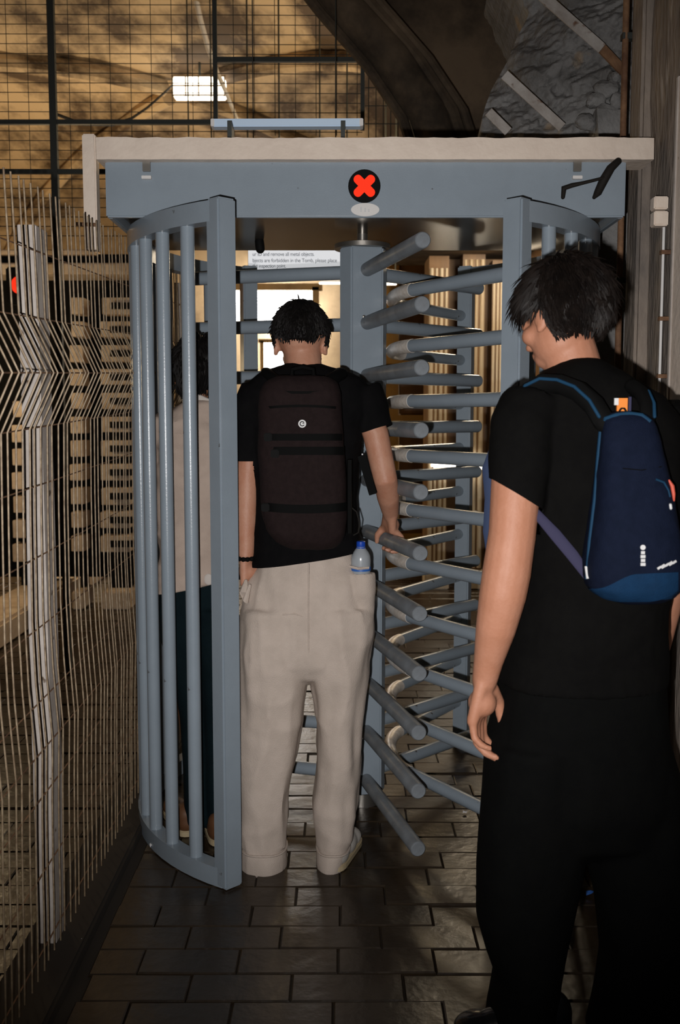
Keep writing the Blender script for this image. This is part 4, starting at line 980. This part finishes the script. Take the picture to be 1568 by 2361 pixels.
# ================================================================== HALL FURNISHINGS
def bx(a, b, Y0, Y1, g=None):
    p, q = P(*a, Y0), P(*b, Y0); return (g or G()).box((p.x, Y0, q.z), (q.x, Y1, p.z))
def tube_light(px0, px1, py, Y, label, h=7):
    a, b = P(px0, py, Y), P(px1, py, Y); t = thing('tube_light', label, 'light', (a + b) / 2, 'lit tubes in the hall')
    G().tube([a, b], h / 2 / 2295 * Y, 10, round_ends=True).obj('tube', M['lamp'], t); G().bar(a + Vector((0, .03, .03)), b + Vector((0, .03, .03)), .05, .03).obj('tube_housing', M['white'], t)
    for q in (a, b): G().tube([q + Vector((0, .03, .04)), (q.x, q.y + .03, vault_z(q.x, q.y + .03) + .02)], .006, 6).obj('hanger', M['dark_steel'], t)
tube_light(573, 645, 628, 7.2, 'lit white tube under the notice sign', 6)
tube_light(738, 800, 653, 7.6, 'lit white tube beside the turnstile column, below the sign', 5)
tube_light(888, 912, 655, 8.0, 'short lit tube just past the turnstile column', 5)
tube_light(440, 492, 766, 8.0, 'lit white tube seen between the cage bars', 5)
# panelled timber front with ochre frame
YD_ = 9.2
df = thing('panelled_front', 'ochre framed timber front with dark brown panels beyond the guide hoops', 'cupboard', (P(935, 1300, YD_).x, YD_, 0))
for x0, x1 in ((868, 921), (980, 992)): p, q = P(x0, 560, YD_).x, P(x1, 560, YD_).x; G().box((p, YD_, 0), (q, YD_ + .12, 3.1)).obj('frame_stile', M['ochre'], df, bevel=.008)
for y in (690, 832, 965, 1100, 1240): bx((868, y - 8), (992, y + 8), YD_ - .015, YD_ + .1).obj('frame_rail', M['ochre'], df, bevel=.006)
for y0, y1 in ((600, 682), (698, 824), (840, 957), (973, 1092), (1108, 1232), (1248, 1330)): bx((921, y0), (980, y1), YD_ + .05, YD_ + .11).obj('door_panel', M['wood'], df, bevel=.012)
# fluted pale pilasters
for k, (x0, x1, y0, lb) in enumerate(((990, 1036, 590, 'pale fluted marble pilaster beside the panelled timber front'), (1068, 1120, 570, 'pale fluted marble pilaster, second from the timber front'), (1136, 1172, 600, 'pale fluted marble pilaster, third from the timber front'))):
    YP = 8.3; p, q = P(x0, y0, YP), P(x1, y0, YP); t = thing('pilaster', lb, 'pilaster', ((p.x + q.x) / 2, YP, 0), 'pale pilasters')
    G().box((p.x, YP, 0), (q.x, YP + .2, p.z)).obj('shaft', M['wood'], t, smooth=False)
    n = 4; w = (q.x - p.x) / n
    for i in range(n): c = p.x + w * (i + .5); G().tube([(c, YP, .18), (c, YP, p.z - .1)], w * (.44, .26, .40, .30)[(i + k) % 4], 10).obj('flute', M['pale'], t)
    G().box((p.x - .02, YP - .05, 0), (q.x + .02, YP + .2, .16)).obj('base', M['pale'], t, bevel=.01)
wlm = thing('wall_lamp', 'bright horizontal lamp across the pale pilasters', 'light', P(1052, 1068, 8.15))
bx((996, 1052), (1118, 1082), 8.12, 8.2).obj('lamp_glass', M['lamp'], wlm, bevel=.02); bx((990, 1046), (1124, 1052), 8.1, 8.24).obj('lamp_frame', M['tan_dark'], wlm)
bx((1040, 1060), (1062, 1074), 8.2, 8.56).obj('lamp_bracket', M['tan_dark'], wlm)
lt = bx((900, 470), (1240, 572), 8.0, 8.9).obj('hall_lintel', M['tan_dark'], smooth=False); lt.name = 'trim_4'; struct(lt)
wz = bx((985, 560), (1240, 1376), 8.56, 8.8).obj('wall_east', M['wood'], smooth=False); struct(wz)
# lane beyond the fence
YL = 7.4
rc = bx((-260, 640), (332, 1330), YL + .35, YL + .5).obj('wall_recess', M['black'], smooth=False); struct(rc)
rl = thing('pale_lintel', 'long pale timber lintel over the dark openings beyond the fence', 'lintel', (P(150, 620, YL).x, YL, P(150, 632, YL).z))
bx((-260, 606), (334, 632), YL - .05, YL + .3).obj('lintel_beam', M['block'], rl, bevel=.01); bx((-260, 575), (220, 586), YL - .02, YL + .28).obj('upper_ledge', M['block'], rl, bevel=.008)
bx((-260, 586), (334, 606), YL + .06, YL + .3).obj('dark_strip', M['black'], rl)  # plain black strip between the two pale ledges
for k, (x0, x1, y0, lb) in enumerate(((28, 60, 925, 'stack of pale blocks beyond the fence, nearest the pale fence post'), (162, 193, 686, 'stack of narrow pale blocks beyond the fence, second from the fence post'), (233, 300, 686, 'stack of wide pale blocks beyond the fence, beside the cage bars'), (396, 420, 800, 'stack of pale blocks seen between the cage bars'))):
    t = thing('block_stack', lb, 'pier', (P((x0 + x1) / 2, 1300, YL).x, YL, 0), 'pale block stacks beyond the fence'); y = y0; n = 0
    yend = 950 if k == 3 else 1262
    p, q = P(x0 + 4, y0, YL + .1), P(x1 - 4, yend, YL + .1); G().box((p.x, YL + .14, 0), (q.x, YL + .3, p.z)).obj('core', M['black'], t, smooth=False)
    while y < yend:
        h = 38 + random.uniform(-3, 3); j = random.uniform(-2, 2)
        b_ = bx((x0 + j, y), (x1 + j * .5, y + h), YL + random.uniform(-.02, .02), YL + .2).obj('block', M['block'], t, bevel=.004)
        if k == 2: bx((x0 + 20, y + 11), (x1 + 14, y + 26), YL - .035, YL + .01).obj('slot', M['black'], b_)
        y += 55; n += 1
    G().box((p.x - .03, YL - .02, 0), (q.x + .03, YL + .3, .14)).obj('plinth', M['block'], t, bevel=.01)
kb = G().box((-2.46, 5.2, -.01), (-2.12, 9.6, .16)).obj('trim_5', M['block'], bevel=.02); struct(kb)
sl = thing('signal_lamp', 'small red signal lamp glowing beyond the fence', 'light', P(45, 657, 6.6))
c = P(45, 657, 6.6); G().tube([c + Vector((0, .03, 0)), c, c - Vector((0, .012, 0))], [.058, .058, .04], 20).obj('lens', M['red'], sl); G().box((c.x - .10, c.y + .03, c.z - .12), (c.x + .10, c.y + .12, c.z + .12)).obj('housing', M['black'], sl, bevel=.01)
G().tube([(c.x, c.y + .08, 0), (c.x, c.y + .08, c.z - .1)], .03, 12).obj('stand', M['dark_steel'], sl)
# lamps in the vault
def box_lamp(nm, label, px0, py0, px1, py1, Y, m):
    p, q = P(px0, py0, Y), P(px1, py1, Y); c = (p + q) / 2; t = thing(nm, label, 'light', c, 'box lamps in the vault')
    G().box((p.x, Y, q.z), (q.x, Y + .16, p.z)).obj('lamp_glass', m, t, bevel=.01)
    for k in range(5): x = p.x + (q.x - p.x) * k / 4; G().bar((x, Y - .006, q.z - .01), (x, Y - .006, p.z + .01), .012, .012).obj('guard_wire', M['tan'], t)
    for k in range(3): z = q.z + (p.z - q.z) * k / 2; G().bar((p.x - .01, Y - .008, z), (q.x + .01, Y - .008, z), .012, .012).obj('guard_wire', M['tan'], t)
    G().tube([(c.x, Y + .08, p.z), (c.x, Y + .08, vault_z(c.x, Y + .08) + .05)], .012, 8).obj('lamp_stem', M['dark_steel'], t)
box_lamp('box_lamp', 'caged box lamp shining white where the vault ribs meet', 398, 176, 518, 220, 9.6, M['lamp'])
box_lamp('box_lamp', 'box lamp with cool light at the very top of the vault', 282, -40, 345, 4, 8.4, M['lampw'])
t = thing('drooping_cable', 'black cable drooping from the caged box lamp to the mesh screen', 'cable', P(300, 282, 7.0))
G().tube([P(398, 196, 9.55), P(372, 220, 8.8), P(340, 248, 8.0), P(305, 272, 7.2), P(260, 288, 6.4), P(190, 286, 5.9), P(126, 262, 5.6)], .009, 8).obj('cable', M['cable'], t)
t = thing('pale_conduit', 'pale pipe slanting down the vault past the caged box lamp', 'pipe', P(545, 275, 8.6))
G().tube([P(444, -40, 8.2), P(462, 45, 8.3), P(480, 110, 8.4), P(500, 165, 8.5), P(522, 215, 8.6), P(548, 278, 8.7)], [.022, .022, .022, .02, .017, .015], 10).obj('pipe', M['white'], t)
# ================================================================== LITTER
def F(px, py):
    a = (px - CX) / F_PX; b = (CY - py) / F_PX; d = Vector((a, math.cos(PITCH) + b * math.sin(PITCH), -math.sin(PITCH) + b * math.cos(PITCH)))
    return Vector((0, 0, EYE)) + d * (-EYE / d.z)
def scrap(nm, label, px, py, w, h, m, z=.0):
    c = F(px, py); c.z = z + .001; g = G(); n = 7; top = [c + Vector((w * math.cos(t) * random.uniform(.7, 1.1), h * math.sin(t) * random.uniform(.7, 1.1), .006 + random.uniform(0, .012))) for t in np.linspace(0, 2 * PI, n, endpoint=False)]
    bot = [p - Vector((0, 0, .004)) for p in top]; g.add(top + bot, [tuple(range(n)), tuple(range(n, 2 * n))[::-1]] + [(i, n + i, n + (i + 1) % n, (i + 1) % n) for i in range(n)])
    tag(g.obj(nm, m, smooth=False), label, 'litter')
c = F(181, 2200)
g = G().add([c + Vector((-.012, 0, .002)), c + Vector((.010, -.004, .002)), c + Vector((.006, .016, .036)), c + Vector((-.004, .018, .032)), c + Vector((-.010, .008, .002)), c + Vector((.011, .006, .002))], [(0, 1, 2, 3), (1, 5, 2), (0, 3, 4), (4, 3, 2, 5), (0, 4, 5, 1)])
tag(g.obj('paper_scrap', M['paper'], smooth=False), 'crumpled white paper scrap on the floor near the fence foot', 'litter')
scrap('red_scrap', 'small red scrap on the floor between fence and cage', 315, 1860, .012, .02, M['coral'])
scrap('blue_scrap', 'tiny blue scrap on the bricks between the legs of the nearest man', 1358, 2068, .014, .006, M['label_b'])
scrap('foil_scrap', 'tiny shiny scrap on the bricks beside the cage bottom rail', 348, 1955, .006, .008, M['paper'])
scrap('paper_bit', 'tiny pale paper bit on the bricks right at the fence foot', 289, 1893, .008, .014, M['paper'])
scrap('paper_bit', 'tiny pale paper bit on the bricks beyond the lowest rotor arm', 1072, 1878, .010, .008, M['paper'])
